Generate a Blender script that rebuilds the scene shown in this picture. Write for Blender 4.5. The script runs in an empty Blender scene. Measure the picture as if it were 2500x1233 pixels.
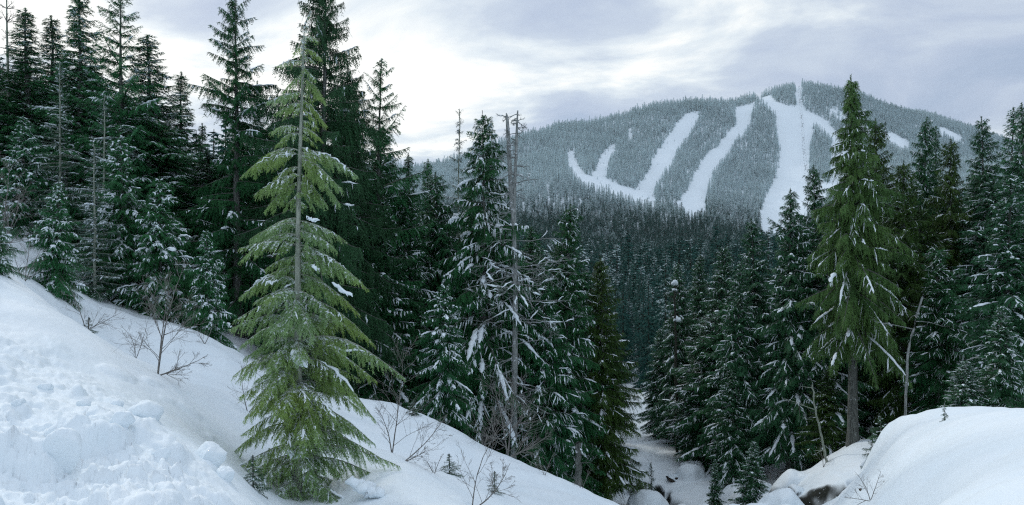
import bpy, math, random
import numpy as np
from mathutils import Vector
R = math.radians
sc = bpy.context.scene
COL = sc.collection
# ------------------------------------------------------------ camera
FX, CX, CY = 1500.0, 1250.0, 616.5          # focal length and centre in photo pixels (2500 x 1233)
cam = bpy.data.cameras.new("camera"); camo = bpy.data.objects.new("camera", cam); COL.objects.link(camo)
cam.sensor_width = 36; cam.lens = 36 * FX / 2500; cam.clip_end = 20000; cam.clip_start = 0.05
camo.location = (0, 0, 0); camo.rotation_euler = (R(90), 0, 0); sc.camera = camo
# ------------------------------------------------------------ sky, sun, exposure
SUN_AZ, SUN_EL = -38.0, 30.0                # degrees; azimuth from +Y, negative = left
EXPO = 0.22
sc.view_settings.view_transform = 'Standard'; sc.view_settings.look = 'None'
sc.view_settings.exposure = EXPO; sc.view_settings.gamma = 1
sc.render.engine = 'CYCLES'
cy = sc.cycles
cy.max_bounces = 5; cy.diffuse_bounces = 3; cy.glossy_bounces = 2; cy.transmission_bounces = 2
cy.transparent_max_bounces = 4; cy.volume_bounces = 0; cy.caustics_reflective = False; cy.caustics_refractive = False
cy.use_denoising = False; cy.filter_width = 1.2
try: cy.denoiser = 'OPENIMAGEDENOISE'; cy.denoising_prefilter = 'ACCURATE'
except Exception: pass
wd = bpy.data.worlds.new("World"); sc.world = wd; wd.use_nodes = True
nt = wd.node_tree; nt.nodes.clear()
def N(t, typ, **kw):
    n = t.nodes.new(typ)
    for k, v in kw.items():
        if k.startswith('i_'):
            key = k[2:]; key = int(key) if key.isdigit() else key
            n.inputs[key].default_value = v
        else: setattr(n, k, v)
    return n
def ramp(t, pts, interp='LINEAR'):
    n = t.nodes.new('ShaderNodeValToRGB'); cr = n.color_ramp; cr.interpolation = interp
    while len(cr.elements) > 1: cr.elements.remove(cr.elements[0])
    cr.elements[0].position = pts[0][0]; cr.elements[0].color = (*pts[0][1], 1)
    for p, c in pts[1:]:
        e = cr.elements.new(p); e.color = (*c, 1)
    return n
sky = N(nt, 'ShaderNodeTexSky'); sky.sky_type = 'NISHITA'; sky.sun_disc = False
sky.sun_elevation = R(SUN_EL); sky.sun_rotation = R(SUN_AZ); sky.altitude = 900
bg1 = N(nt, 'ShaderNodeBackground'); bg1.inputs[1].default_value = 0.12; nt.links.new(sky.outputs[0], bg1.inputs[0])
tc = N(nt, 'ShaderNodeTexCoord')
sep = N(nt, 'ShaderNodeSeparateXYZ'); nt.links.new(tc.outputs['Generated'], sep.inputs[0])
def math_(t, op, a, b=None, clamp=False):
    n = t.nodes.new('ShaderNodeMath'); n.operation = op; n.use_clamp = clamp
    for i, v in enumerate((a, b)):
        if v is None: continue
        if isinstance(v, (int, float)): n.inputs[i].default_value = v
        else: t.links.new(v, n.inputs[i])
    return n.outputs[0]
# project the view direction onto a cloud layer so that clouds flatten towards the horizon
zz = math_(nt, 'ADD', math_(nt, 'MAXIMUM', sep.outputs[2], 0.0), 0.16)
cxn = math_(nt, 'DIVIDE', sep.outputs[0], zz); cyn = math_(nt, 'DIVIDE', sep.outputs[1], zz)
comb = N(nt, 'ShaderNodeCombineXYZ'); nt.links.new(cxn, comb.inputs[0]); nt.links.new(cyn, comb.inputs[1])
mp = N(nt, 'ShaderNodeMapping'); nt.links.new(comb.outputs[0], mp.inputs[0])
mp.inputs['Scale'].default_value = (1.0, 1.25, 1); mp.inputs['Rotation'].default_value = (0, 0, R(14)); mp.inputs['Location'].default_value = (3.1, 1.3, 0)
n1 = N(nt, 'ShaderNodeTexNoise', i_Scale=1.15, i_Detail=9.0, i_Roughness=0.56, i_Distortion=0.5); nt.links.new(mp.outputs[0], n1.inputs['Vector'])
# glow of the veiled sun
def dirpx(px, py):
    v = Vector(((px - CX) / FX, 1, (CY - py) / FX)); v.normalize(); return v
gl = N(nt, 'ShaderNodeVectorMath', operation='DOT_PRODUCT'); nt.links.new(tc.outputs['Generated'], gl.inputs[0]); gl.inputs[1].default_value = dirpx(330, 40)
glow = N(nt, 'ShaderNodeMapRange', interpolation_type='SMOOTHSTEP'); nt.links.new(gl.outputs['Value'], glow.inputs[0])
glow.inputs[1].default_value = 0.79; glow.inputs[2].default_value = 1.0; glow.inputs[3].default_value = 0; glow.inputs[4].default_value = 1
gl2 = N(nt, 'ShaderNodeVectorMath', operation='DOT_PRODUCT'); nt.links.new(tc.outputs['Generated'], gl2.inputs[0]); gl2.inputs[1].default_value = dirpx(930, 215)
glow2 = N(nt, 'ShaderNodeMapRange', interpolation_type='SMOOTHSTEP'); nt.links.new(gl2.outputs['Value'], glow2.inputs[0])
glow2.inputs[1].default_value = 0.965; glow2.inputs[2].default_value = 1.0; glow2.inputs[3].default_value = 0; glow2.inputs[4].default_value = 0.14
n1b = math_(nt, 'ADD', math_(nt, 'MULTIPLY', math_(nt, 'SUBTRACT', n1.outputs[0], 0.5), 1.4), 0.50)
n1b = math_(nt, 'SUBTRACT', n1b, math_(nt, 'MULTIPLY', math_(nt, 'SUBTRACT', 1.0, math_(nt, 'DIVIDE', math_(nt, 'MAXIMUM', sep.outputs[2], 0.0), 0.27), True), 0.30, True))
val = math_(nt, 'ADD', math_(nt, 'ADD', n1b, math_(nt, 'MULTIPLY', glow.outputs[0], 0.22)), glow2.outputs[0])
cr = ramp(nt, [(0.28, (0.38, 0.46, 0.60)), (0.42, (0.46, 0.53, 0.66)), (0.54, (0.55, 0.62, 0.72)), (0.64, (0.74, 0.80, 0.84)), (0.74, (1.0, 1.0, 0.96))])
nt.links.new(val, cr.inputs[0])
bg2 = N(nt, 'ShaderNodeBackground'); nt.links.new(cr.outputs[0], bg2.inputs[0])
# an overcast sky is brighter overhead than at the horizon
nt.links.new(math_(nt, 'ADD', math_(nt, 'MULTIPLY', math_(nt, 'MAXIMUM', math_(nt, 'SUBTRACT', sep.outputs[2], 0.42), 0.0), 0.7), 1.0), bg2.inputs[1])
mx = N(nt, 'ShaderNodeMixShader', i_Fac=0.93); nt.links.new(bg1.outputs[0], mx.inputs[1]); nt.links.new(bg2.outputs[0], mx.inputs[2])
wo = N(nt, 'ShaderNodeOutputWorld'); nt.links.new(mx.outputs[0], wo.inputs[0])
sun = bpy.data.lights.new("sun", 'SUN'); sun.energy = 1.0; sun.angle = R(8); sun.color = (1.0, 0.96, 0.9)
suno = bpy.data.objects.new("sun", sun); COL.objects.link(suno)
sd = Vector((math.sin(R(SUN_AZ)) * math.cos(R(SUN_EL)), math.cos(R(SUN_AZ)) * math.cos(R(SUN_EL)), math.sin(R(SUN_EL))))
suno.rotation_euler = sd.to_track_quat('Z', 'Y').to_euler()

# ------------------------------------------------------------ helpers
def at(px, py, d):
    return np.array([(px - CX) / FX * d, d, (CY - py) / FX * d])
def tag(o, label=None, cat=None, group=None, kind=None):
    if label: o['label'] = label
    if cat: o['category'] = cat
    if group: o['group'] = group
    if kind: o['kind'] = kind
    return o
def empty(name, loc=(0, 0, 0)):
    o = bpy.data.objects.new(name, None); o.location = loc; o.empty_display_size = 0.3; COL.objects.link(o); return o
def mesh(name, V, F, mats, smooth=False, attrs=None, midx=None):
    """F: (n,3) or (n,4) int array, or a list of such arrays"""
    Fs = F if isinstance(F, list) else [F]
    me = bpy.data.meshes.new(name)
    me.vertices.add(len(V)); me.vertices.foreach_set('co', np.asarray(V, dtype=np.float32).ravel())
    nl = sum(f.size for f in Fs); npoly = sum(len(f) for f in Fs)
    me.loops.add(nl); me.polygons.add(npoly)
    me.loops.foreach_set('vertex_index', np.concatenate([f.ravel() for f in Fs]).astype(np.int32))
    ls = np.concatenate([np.full(len(f), f.shape[1]) for f in Fs]); st = np.concatenate([[0], np.cumsum(ls)[:-1]])
    me.polygons.foreach_set('loop_start', st.astype(np.int32))
    if midx is not None: me.polygons.foreach_set('material_index', np.asarray(midx, dtype=np.int32))
    me.polygons.foreach_set('use_smooth', np.full(npoly, smooth))
    for m in (mats if isinstance(mats, (list, tuple)) else [mats]): me.materials.append(m)
    for k, a in (attrs or {}).items():
        at_ = me.attributes.new(k, 'FLOAT', 'POINT'); at_.data.foreach_set('value', np.asarray(a, dtype=np.float32))
    me.update(calc_edges=True)
    return me
def obj(name, me, parent=None):
    o = bpy.data.objects.new(name, me); COL.objects.link(o)
    if parent: o.parent = parent
    return o
def nrm(v): return v / np.maximum(np.linalg.norm(v, axis=-1, keepdims=True), 1e-9)
class Acc:
    def __init__(s): s.V = []; s.F = []; s.T = []; s.n = 0
    def add(s, V, F, T=None):
        V = np.asarray(V, dtype=np.float64).reshape(-1, 3)
        s.V.append(V); s.F.append(np.asarray(F) + s.n); s.n += len(V)
        s.T.append(np.full(len(V), 0.5) if T is None else np.asarray(T).reshape(-1))
    def mesh(s, name, mats, smooth=False):
        by = {}
        for f in s.F: by.setdefault(f.shape[1], []).append(f)
        return mesh(name, np.concatenate(s.V), [np.concatenate(v) for v in by.values()], mats, smooth, {'tint': np.concatenate(s.T)})
def tubes(C, W, H=None, sides=6, lift=0.0):
    """C (K,N,3) centre lines, W (K,N) half widths, H half heights; closed at both ends by shrinking"""
    C = np.asarray(C, float); K, n = C.shape[:2]; H = W if H is None else H
    T = np.gradient(C, axis=1) if n > 1 else C
    T = nrm(T); up = np.zeros_like(T); up[..., 2] = 1
    vert = np.abs(T[..., 2]) > 0.97; up[vert] = (1, 0, 0)
    S = nrm(np.cross(T, up)); U = nrm(np.cross(S, T))
    a = np.arange(sides) / sides * 2 * np.pi
    P = C[:, :, None] + S[:, :, None] * (np.cos(a)[None, None, :, None] * W[:, :, None, None]) + U[:, :, None] * ((np.sin(a)[None, None, :, None] + lift) * H[:, :, None, None])
    idx = np.arange(K * n * sides).reshape(K, n, sides)
    a0 = idx[:, :-1]; a1 = idx[:, 1:]
    F = np.stack([a0, np.roll(a0, -1, 2), np.roll(a1, -1, 2), a1], -1).reshape(-1, 4)
    return P.reshape(-1, 3), F
# value noise
def _h(ix, iy, s):
    n = (ix.astype(np.int64) * 374761393 + iy.astype(np.int64) * 668265263 + s * 1442695041) & 0xffffffff
    n = ((n ^ (n >> 13)) * 1274126177) & 0xffffffff
    n = ((n ^ (n >> 16)) * 2246822519) & 0xffffffff
    return ((n ^ (n >> 15)) & 0xffffff) / 16777215.0
def vnoise(x, y, s=0):
    ix = np.floor(x); iy = np.floor(y); fx = x - ix; fy = y - iy
    fx = fx * fx * fx * (fx * (fx * 6 - 15) + 10); fy = fy * fy * fy * (fy * (fy * 6 - 15) + 10)
    return ((_h(ix, iy, s) * (1 - fx) + _h(ix + 1, iy, s) * fx) * (1 - fy) + (_h(ix, iy + 1, s) * (1 - fx) + _h(ix + 1, iy + 1, s) * fx) * fy) - 0.5
def fbm(x, y, o=4, s=0, g=0.5):
    r = 0; a = 1
    for i in range(o):
        r = r + a * vnoise(x * 2 ** i + 17.3 * i, y * 2 ** i - 9.1 * i, s + i); a *= g
    return r
def lumps(x, y, cell, s, prob=0.5, rmin=0.25, rmax=0.6):
    """hemispherical snow lumps scattered over a jittered grid"""
    gx = np.floor(x / cell); gy = np.floor(y / cell); out = np.zeros_like(x)
    for i in (-1, 0, 1):
        for j in (-1, 0, 1):
            cx_, cy_ = gx + i, gy + j
            px_ = (cx_ + _h(cx_, cy_, s)) * cell; py_ = (cy_ + _h(cx_, cy_, s + 1)) * cell
            rr = cell * (rmin + (rmax - rmin) * _h(cx_, cy_, s + 2) ** 2); on = _h(cx_, cy_, s + 3) < prob
            d2 = ((x - px_) ** 2 + (y - py_) ** 2) / rr ** 2
            out = np.maximum(out, np.where(on & (d2 < 1), rr * np.sqrt(np.maximum(0, 1 - d2)) * (0.5 + 0.5 * _h(cx_, cy_, s + 4)), 0))
    return out
# ------------------------------------------------------------ ground height
def tps_fit(P, z, lam=1e-4):
    n = len(P); d = np.linalg.norm(P[:, None] - P[None], axis=-1); K = d * d * np.log(d + 1e-12); K[d == 0] = 0
    A = np.zeros((n + 3, n + 3)); A[:n, :n] = K + lam * np.eye(n); A[:n, n] = 1; A[:n, n + 1:] = P; A[n, :n] = 1; A[n + 1:, :n] = P.T
    return np.linalg.solve(A, np.concatenate([z, np.zeros(3)]))
def tps_eval(P, w, Q):
    out = np.zeros(len(Q))
    for i in range(0, len(Q), 20000):
        q = Q[i:i + 20000]; d = np.linalg.norm(q[:, None] - P[None], axis=-1); K = d * d * np.log(d + 1e-12)
        out[i:i + 20000] = K @ w[:-3] + w[-3] + q @ w[-2:]
    return out
near = [  # photo pixel and distance of points on the near ground
 (0,1233,4.2),(300,1233,4.8),(600,1240,6.0),(480,1100,7.2),(300,1000,7.6),(0,1000,6.3),(0,850,8.6),(0,700,11.8),(0,640,14.5),(-300,600,14.5),(-300,1000,5.5),(-300,720,10),
 (200,788,13),(350,882,12.5),(450,929,12.2),(550,988,12.6),(650,1060,12.3),(725,1115,12.6),(450,984,10.5),(550,1066,10.5),(650,1165,10.2),(450,1040,9),(550,1125,8.8),(650,1232,8.6),(500,942,13.6),(570,968,14.5),(650,1000,15),(400,998,9),(400,908,11.8),(150,868,9.5),(725,1222,10),(820,1150,12),(600,1205,6.6),(660,1262,7.0),(720,1330,7.2),
 (150,735,16.5),(0,625,18),(50,565,26),(-200,520,26),(80,600,24),(300,712,25),(300,765,20),(450,802,19),(550,850,18),(620,905,18),(640,958,16.8),(350,905,15),(200,803,15.5),
 (500,790,24),(600,868,23),(700,930,21),(770,985,16),
 (850,1010,17),(930,982,20),(1100,1048,19),(1250,1128,19),(1400,1178,18),(1490,1218,17),
 (930,1060,26),(1100,1130,26),(1250,1230,28),(1400,1290,25),(1490,1300,22),(800,985,26),
 (850,1090,12),(1000,1168,10.5),(1120,1228,9.5),(1000,1120,14.5),(1150,1150,15),(1300,1200,14.5),(1450,1290,13),(1000,1260,7.5),(800,1300,8),(1250,1330,7.5),
 (1540,965,85),(1530,1010,70),(1600,1085,50),(1470,1060,60),(1570,1190,38),(1650,1215,35),(1750,1160,40),(1750,1090,48),(1700,1120,44),(1850,1245,29),(1900,1195,33),(1700,1290,27),(1550,1330,27),
 (2000,1135,31),(2098,1085,30),(1960,1090,42),(1850,1080,48),(1935,1205,27.5),(2010,1168,26.8),(2090,1140,25.6),(1960,1240,22),(2060,1204,20.8),(2200,1075,30),
 (2150,1045,18.5),(2110,1165,18.5),(2060,1210,19.5),(2120,1195,15),(2160,1110,15),(2000,1260,18),(2100,1250,12),(2200,1110,12.5),(2180,1190,9.5),(1900,1300,18),(2215,1016,18),(2350,1014,16),(2500,1012,14),(2700,1005,12),(2300,1100,10),(2300,1233,7),(2500,1233,5.5),(2500,1100,8),
 (2300,1070,25),(2500,1040,24),(2800,1000,22),(2150,1400,8),(1800,1500,12),(1900,1450,7),(2300,1050,32),(2500,1000,34),
 (1000,960,45),(1250,1010,50),(700,850,30),(700,800,40),(500,775,32),(500,740,42),(200,650,32),(200,610,42),(-200,480,42),(850,860,38),(1400,1040,52),(1850,960,62),(2100,930,55),(2500,850,55),(2900,750,50)]
ring100 = [(-600,15),(0,8),(400,2),(700,-5),(1000,-15),(1250,-21),(1540,-23),(1800,-19),(2100,-15),(2500,-10),(3100,-2)]
NP = [(math.atan2((px - CX) / FX, 1), math.log(d * math.hypot(1, (px - CX) / FX)), (CY - py) / FX * d) for px, py, d in near]
for px, z in ring100:
    for dd, k in ((100, 1), (150, 1.08)): NP.append((math.atan2((px - CX) / FX, 1), math.log(dd * math.hypot(1, (px - CX) / FX)), z * k))
for a in range(-180, 181, 30):
    NP.append((R(a), math.log(0.5), -1.7)); NP.append((R(a), math.log(1.2), -1.7))
for a in (-180, -150, -120, -90, -65, 65, 90, 120, 150, 180):
    for r_ in (3, 8, 25, 80, 150):
        lft = math.sin(R(a)); NP.append((R(a), math.log(r_), -1.7 - 0.0 * r_ + (0.10 * r_ * (-lft) if lft < 0 else -0.03 * r_ * lft)))
NP = np.array(NP); KT = 1.6
nw = tps_fit(np.c_[NP[:, 0] * KT, NP[:, 1]], NP[:, 2], 1e-3)
far = []
for d, row in {100: None, 250: [(-200,570),(0,580),(480,625),(800,665),(1000,700),(1250,745),(1540,745),(1900,715),(2500,655),(2900,630)],
          500: [(-200,560),(0,580),(480,610),(800,620),(1000,610),(1250,645),(1540,690),(1900,655),(2500,605),(2900,590)],
          900: [(-200,520),(0,540),(480,550),(800,545),(1000,520),(1250,560),(1540,606),(1700,620),(1900,610),(2200,550),(2500,500),(2900,480)],
          1150: [(1000,470),(1250,480),(1380,462),(1440,482),(1560,520),(1700,545),(1880,590),(2200,520),(2500,470)],
          1300: [(1250,440),(1400,425),(1560,474),(1700,500),(1880,535),(2200,480),(2500,440)],
          1600: [(1200,410),(1380,375),(1480,378),(1650,402),(1800,430),(1900,440),(2050,422),(2250,405),(2500,410)],
          1900: [(1300,352),(1480,328),(1650,312),(1800,330),(1950,335),(2100,335),(2250,352),(2400,382),(2600,420)]}.items():
    if row is None:
        far += [(px, CY - z * FX / 100, 100) for px, z in ring100]
    else: far += [(px, py, d) for px, py in row]
ridge = [(-300,470,1500),(300,470,1500),(800,450,1600),(1050,415,1700),(1200,370,1750),(1280,345,1800),(1380,314,1950),(1480,302,2050),(1560,278,2080),(1640,258,2120),(1760,253,2150),(1850,240,2200),(1950,212,2250),(2040,226,2250),(2100,236,2260),(2135,262,2330),(2200,280,2480),(2270,294,2520),(2340,316,2550),(2400,345,2600),(2500,385,2700),(2700,430,2800)]
far += ridge + [(px, py + 30, d * 1.12) for px, py, d in ridge] + [(px, py + 190, d * 2.5) for px, py, d in ridge[::3]]
FP = np.array([(math.atan2((px - CX) / FX, 1), math.log(d * math.hypot(1, (px - CX) / FX)), (CY - py) / FX / math.hypot(1, (px - CX) / FX)) for px, py, d in far] +
              [(R(a), math.log(r_), 0.03 if a < 0 else 0.0) for a in (-180, -130, -80, 80, 130, 180) for r_ in (100, 500, 2000, 6000)])
fw = tps_fit(np.c_[FP[:, 0] * 1.6, FP[:, 1]], FP[:, 2], 1e-5)
TH = np.linspace(-np.pi, np.pi, 721)
LRn = np.linspace(math.log(0.4), math.log(200), 260); LRf = np.linspace(math.log(80), math.log(9000), 420)
def table(P, w, LR):
    a, b = np.meshgrid(TH * 1.6, LR, indexing='ij'); return tps_eval(np.c_[P[:, 0] * 1.6, P[:, 1]], w, np.c_[a.ravel(), b.ravel()]).reshape(a.shape)
TN = table(NP, nw, LRn); TF = table(FP, fw, LRf)
def lut(T, LR, th, lr):
    u = np.clip((th + np.pi) / (2 * np.pi) * 720, 0, 719.999); v = np.clip((lr - LR[0]) / (LR[1] - LR[0]), 0, len(LR) - 1.001)
    i = u.astype(int); j = v.astype(int); fu = u - i; fv = v - j
    return (T[i, j] * (1 - fu) + T[i + 1, j] * fu) * (1 - fv) + (T[i, j + 1] * (1 - fu) + T[i + 1, j + 1] * fu) * fv
def sstep(a, b, x):
    t = np.clip((x - a) / (b - a), 0, 1); return t * t * (3 - 2 * t)
creek_px = [(1560,1172,40),(1610,1200,37),(1680,1215,34.5),(1790,1232,30),(1900,1236,26.5),(1990,1214,24.8),(2070,1186,23.5),(2120,1160,23.5),(2230,1120,27)]
CK = np.array([at(*p)[:2] for p in creek_px])
def creek_dist(x, y):
    best = np.full(np.shape(x), 1e9)
    for a, b in zip(CK[:-1], CK[1:]):
        ab = b - a; t = np.clip(((x - a[0]) * ab[0] + (y - a[1]) * ab[1]) / (ab @ ab), 0, 1)
        best = np.minimum(best, np.hypot(x - a[0] - t * ab[0], y - a[1] - t * ab[1]))
    return best
DEB = np.array([(-400,12),(-100,10.8),(0,10.2),(150,9.8),(300,9.0),(480,8.0),(560,7.2),(610,6.6),(640,5.2),(700,3.0),(2500,1.0)], float)
deb_th = np.arctan2(DEB[:, 0] - CX, FX); deb_r = DEB[:, 1] * np.hypot(1, (DEB[:, 0] - CX) / FX)
def debris_mask(x, y):
    th = np.arctan2(x, y); r = np.hypot(x, y); re = np.interp(th, deb_th, deb_r, left=9.0, right=0.8) * (1 + 0.13 * fbm(x * 1.1, y * 1.1, 3, 41))
    return 1 - sstep(0.72, 1.12, r / re)
def ground(x, y, fine=False):
    x = np.atleast_1d(np.asarray(x, float)); y = np.atleast_1d(np.asarray(y, float))
    r = np.maximum(np.hypot(x, y), 0.41); th = np.arctan2(x, y); lr = np.log(r)
    zn = lut(TN, LRn, th, lr); zf = lut(TF, LRf, th, lr) * r
    b = sstep(90, 145, r); z = zn * (1 - b) + zf * b
    # rolling drifts in the near field, knolls and gullies on the mountain
    z = z + 0.5 * fbm(x / 7, y / 7, 3, 5) * sstep(12, 30, r) * (1 - sstep(100, 300, r)) + 0.16 * fbm(x / 2.2, y / 2.2, 3, 9) * sstep(4, 9, r) * (1 - sstep(50, 120, r)) * (1 - .7 * sstep(.38, .5, th))
    z = z + (14 * fbm(x / 160, y / 160, 4, 21) + 2.2 * fbm(x / 38, y / 38, 3, 22)) * sstep(300, 900, r)
    # creek channel
    cd = creek_dist(x, y); wob = 0.4 * fbm(x / 1.1, y / 1.1, 2, 31)
    z = z - (0.9 + .1 * sstep(.38, .42, th)) * (1 - sstep(0.35 + wob, 1.25 + wob, cd)) - 0.4 * (1 - sstep(1, 3.0, cd))
    if fine:
        m = debris_mask(x, y)
        dz = np.zeros_like(z); k = r < 18
        xs, ys, ms = x[k], y[k], m[k]
        wx = xs + 0.05 * fbm(xs * 7, ys * 7, 2, 3); wy = ys + 0.05 * fbm(xs * 7 + 50, ys * 7, 2, 4)
        patch = np.clip(0.55 + 1.6 * fbm(xs * 0.8, ys * 0.8, 3, 55), 0.12, 1.15)
        d_ = 0.9 * lumps(wx, wy, 0.62, 100, 0.30) * patch + 0.8 * lumps(wx, wy, 0.30, 120, 0.55) * patch + 1.1 * lumps(wx, wy, 0.13, 140, 0.8) * patch + 1.0 * lumps(wx, wy, 0.06, 160, 0.75) * patch
        d_ = d_ * 0.9 + 0.10 * fbm(xs * 1.3, ys * 1.3, 4, 60) + 0.035 * fbm(xs * 9, ys * 9, 3, 61) - 0.02
        sm = 0.035 * fbm(xs * 1.8, ys * 1.8, 3, 70) + 0.35 * lumps(wx, wy, 0.5, 180, 0.10) * (fbm(xs * .5, ys * .5, 2, 77) > 0.0) * (r[k] > 3) * (xs < 0) + 0.006 * fbm(xs * 14, ys * 14, 2, 71)
        dz[k] = d_ * ms + sm * (1 - ms)
        # wind ripples on the smooth dome at the right
        rp = (np.degrees(th) > 24) & (np.degrees(th) < 75) & (r < 26)
        xr, yr = x[rp], y[rp]; ph = (yr * 1.0 + xr * 0.35) * 3.4 + 3.2 * fbm(xr / 4, yr / 4, 3, 88)
        dz[rp] += 0.06 * (np.abs(np.sin(ph)) ** 0.7 - 0.5) * sstep(24, 30, np.degrees(th[rp])) * (1 - sstep(18, 26, r[rp])) * np.clip(0.6 + 1.5 * fbm(xr / 3, yr / 3, 2, 89), 0.05, 1.2)
        eg = (th > .38) & (th < .62) & (r > 9) & (r < 26); dz[eg] += (0.30 * fbm(x[eg] / 1.1, y[eg] / 1.1, 4, 400) + 0.25 * lumps(x[eg], y[eg], .8, 410, .4)) * sstep(.38, .43, th[eg]) * (1 - sstep(.52, .62, th[eg])) * sstep(9, 12, r[eg]) * (1 - sstep(22, 26, r[eg]))
        dz += 0.012 * fbm(x * 3.1, y * 3.1, 4, 430) * (r < 30) * (1 - m)
        z = z + dz
        # snow pillows on rocks around the creek
        k = (cd < 7) & (cd > 0.4) & (r < 60); wx = x[k] + .2 * fbm(x[k] * 2, y[k] * 2, 2, 90); wy = y[k] + .2 * fbm(x[k] * 2 + 9, y[k] * 2, 2, 91)
        z[k] += 1.15 * lumps(wx, wy, 2.0, 200, 0.65, .3, .62) * sstep(0.4, 1.4, cd[k]) * (1 - sstep(5, 7, cd[k])) * (1 - sstep(.42, .46, th[k]))
        ripp = 0.10 * fbm(x / 0.9, y / 0.9, 3, 95) * sstep(14, 20, r) * (1 - sstep(60, 100, r)); z = z + ripp
    return z
def gz(x, y): return float(ground(x, y)[0])
# ------------------------------------------------------------ materials
def mat(name):
    m = bpy.data.materials.new(name); m.use_nodes = True; t = m.node_tree; b = t.nodes['Principled BSDF']; return m, t, b
def mixc(t, fac, a, b, blend='MIX'):
    n = t.nodes.new('ShaderNodeMix'); n.data_type = 'RGBA'; n.blend_type = blend
    for i, v in ((0, fac), (6, a), (7, b)):
        if isinstance(v, (int, float)): n.inputs[i].default_value = v
        elif isinstance(v, tuple): n.inputs[i].default_value = (*v, 1)
        else: t.links.new(v, n.inputs[i])
    return n.outputs[2]
def noise(t, vec, scale, detail=4, rough=0.5):
    n = N(t, 'ShaderNodeTexNoise', i_Scale=scale, i_Detail=detail, i_Roughness=rough)
    if vec is not None: t.links.new(vec, n.inputs['Vector'])
    return n.outputs[0]
def mapr(t, v, a, b, c=0.0, d=1.0):
    n = N(t, 'ShaderNodeMapRange'); t.links.new(v, n.inputs[0])
    for i, q in enumerate((a, b, c, d)): n.inputs[i + 1].default_value = q
    return n.outputs[0]
def bump(t, b, h, s, dist):
    n = N(t, 'ShaderNodeBump'); n.inputs['Strength'].default_value = s; n.inputs['Distance'].default_value = dist
    t.links.new(h, n.inputs['Height']); t.links.new(n.outputs[0], b.inputs['Normal'])
SNOW = (0.74, 0.825, 0.875)
def snow_mat(name, ground_=False):
    m, t, b = mat(name); g = N(t, 'ShaderNodeNewGeometry')
    c = mixc(t, mapr(t, noise(t, g.outputs['Position'], 0.8, 5, .6), .35, .7), SNOW, (0.80, 0.865, 0.90))
    b.inputs['Roughness'].default_value = 0.75; b.inputs['Specular IOR Level'].default_value = 0.25
    if ground_:
        a = N(t, 'ShaderNodeAttribute'); a.attribute_name = 'earth'
        e = mixc(t, mapr(t, noise(t, g.outputs['Position'], 5.0, 8, .8), .45, .62), (0.004, 0.007, 0.005), (0.020, 0.024, 0.017))  # bank earth, darkened to near black to paint the undercut's shade
        e = mixc(t, mapr(t, noise(t, g.outputs['Position'], 6.0, 6, .7), .62, .66), e, SNOW)
        c = mixc(t, a.outputs['Fac'], c, e)
        h1 = noise(t, g.outputs['Position'], 9, 8, .65)
        bump(t, b, h1, 0.3, 0.03)
    t.links.new(c, b.inputs['Base Color']); return m
M = {}
M['snow_ground'] = snow_mat('snow_ground', True)
M['snow'] = snow_mat('snow_on_branches')
def foliage_mat(name, c1, c2, c3, frost=0.25, scale=6.0, transl=0.0, far_=False, fscale=None):
    m, t, b = mat(name); g = N(t, 'ShaderNodeNewGeometry'); oi = N(t, 'ShaderNodeObjectInfo')
    a = N(t, 'ShaderNodeAttribute'); a.attribute_name = 'tint'
    c = mixc(t, a.outputs['Fac'], c1, c2)
    c = mixc(t, mapr(t, noise(t, g.outputs['Position'], 0.5 if not far_ else .02, 3), .42, .66), c, c3)
    c = mixc(t, mapr(t, oi.outputs['Random'], 0, 1, 0.0, 0.35), c, (c1[0] * 1.3, c1[1] * 1.0, c1[2] * 0.7))
    sp = N(t, 'ShaderNodeSeparateXYZ'); t.links.new(g.outputs['True Normal'], sp.inputs[0])
    up = math_(t, 'ABSOLUTE', sp.outputs[2])
    nz = noise(t, g.outputs['Position'], fscale or 7.0, 3, .6)
    f = math_(t, 'ADD', math_(t, 'MULTIPLY', up, 0.55), nz)
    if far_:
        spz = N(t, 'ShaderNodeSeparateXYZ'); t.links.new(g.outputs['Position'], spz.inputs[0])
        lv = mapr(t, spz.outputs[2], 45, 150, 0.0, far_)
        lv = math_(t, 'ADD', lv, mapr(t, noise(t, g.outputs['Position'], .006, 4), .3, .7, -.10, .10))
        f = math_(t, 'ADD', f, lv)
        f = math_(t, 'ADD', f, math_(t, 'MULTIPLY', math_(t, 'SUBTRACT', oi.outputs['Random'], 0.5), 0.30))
    th = 1.12 - frost
    ff = mapr(t, f, th, th + 0.10)
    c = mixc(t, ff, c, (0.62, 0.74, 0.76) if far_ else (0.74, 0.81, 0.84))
    t.links.new(c, b.inputs['Base Color']); b.inputs['Roughness'].default_value = 0.7; b.inputs['Specular IOR Level'].default_value = 0.2
    if transl:
        tr = N(t, 'ShaderNodeBsdfTranslucent'); t.links.new(c, tr.inputs[0]); mxs = N(t, 'ShaderNodeMixShader', i_Fac=transl)
        t.links.new(b.outputs[0], mxs.inputs[1]); t.links.new(tr.outputs[0], mxs.inputs[2]); t.links.new(mxs.outputs[0], t.nodes['Material Output'].inputs[0])
    return m
M['teal'] = foliage_mat('dark_teal_needles', (0.020, 0.108, 0.036), (0.040, 0.165, 0.058), (0.026, 0.140, 0.052), 0.02)
M['dark'] = foliage_mat('dark_needles', (0.012, 0.072, 0.022), (0.025, 0.112, 0.036), (0.016, 0.098, 0.034), 0.01)
M['olive'] = foliage_mat('olive_needles', (0.026, 0.066, 0.010), (0.046, 0.100, 0.018), (0.022, 0.062, 0.016), 0.0)
M['mossy'] = foliage_mat('mossy_green_needles', (0.052, 0.125, 0.030), (0.100, 0.190, 0.060), (0.044, 0.112, 0.036), 0.05)
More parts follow.
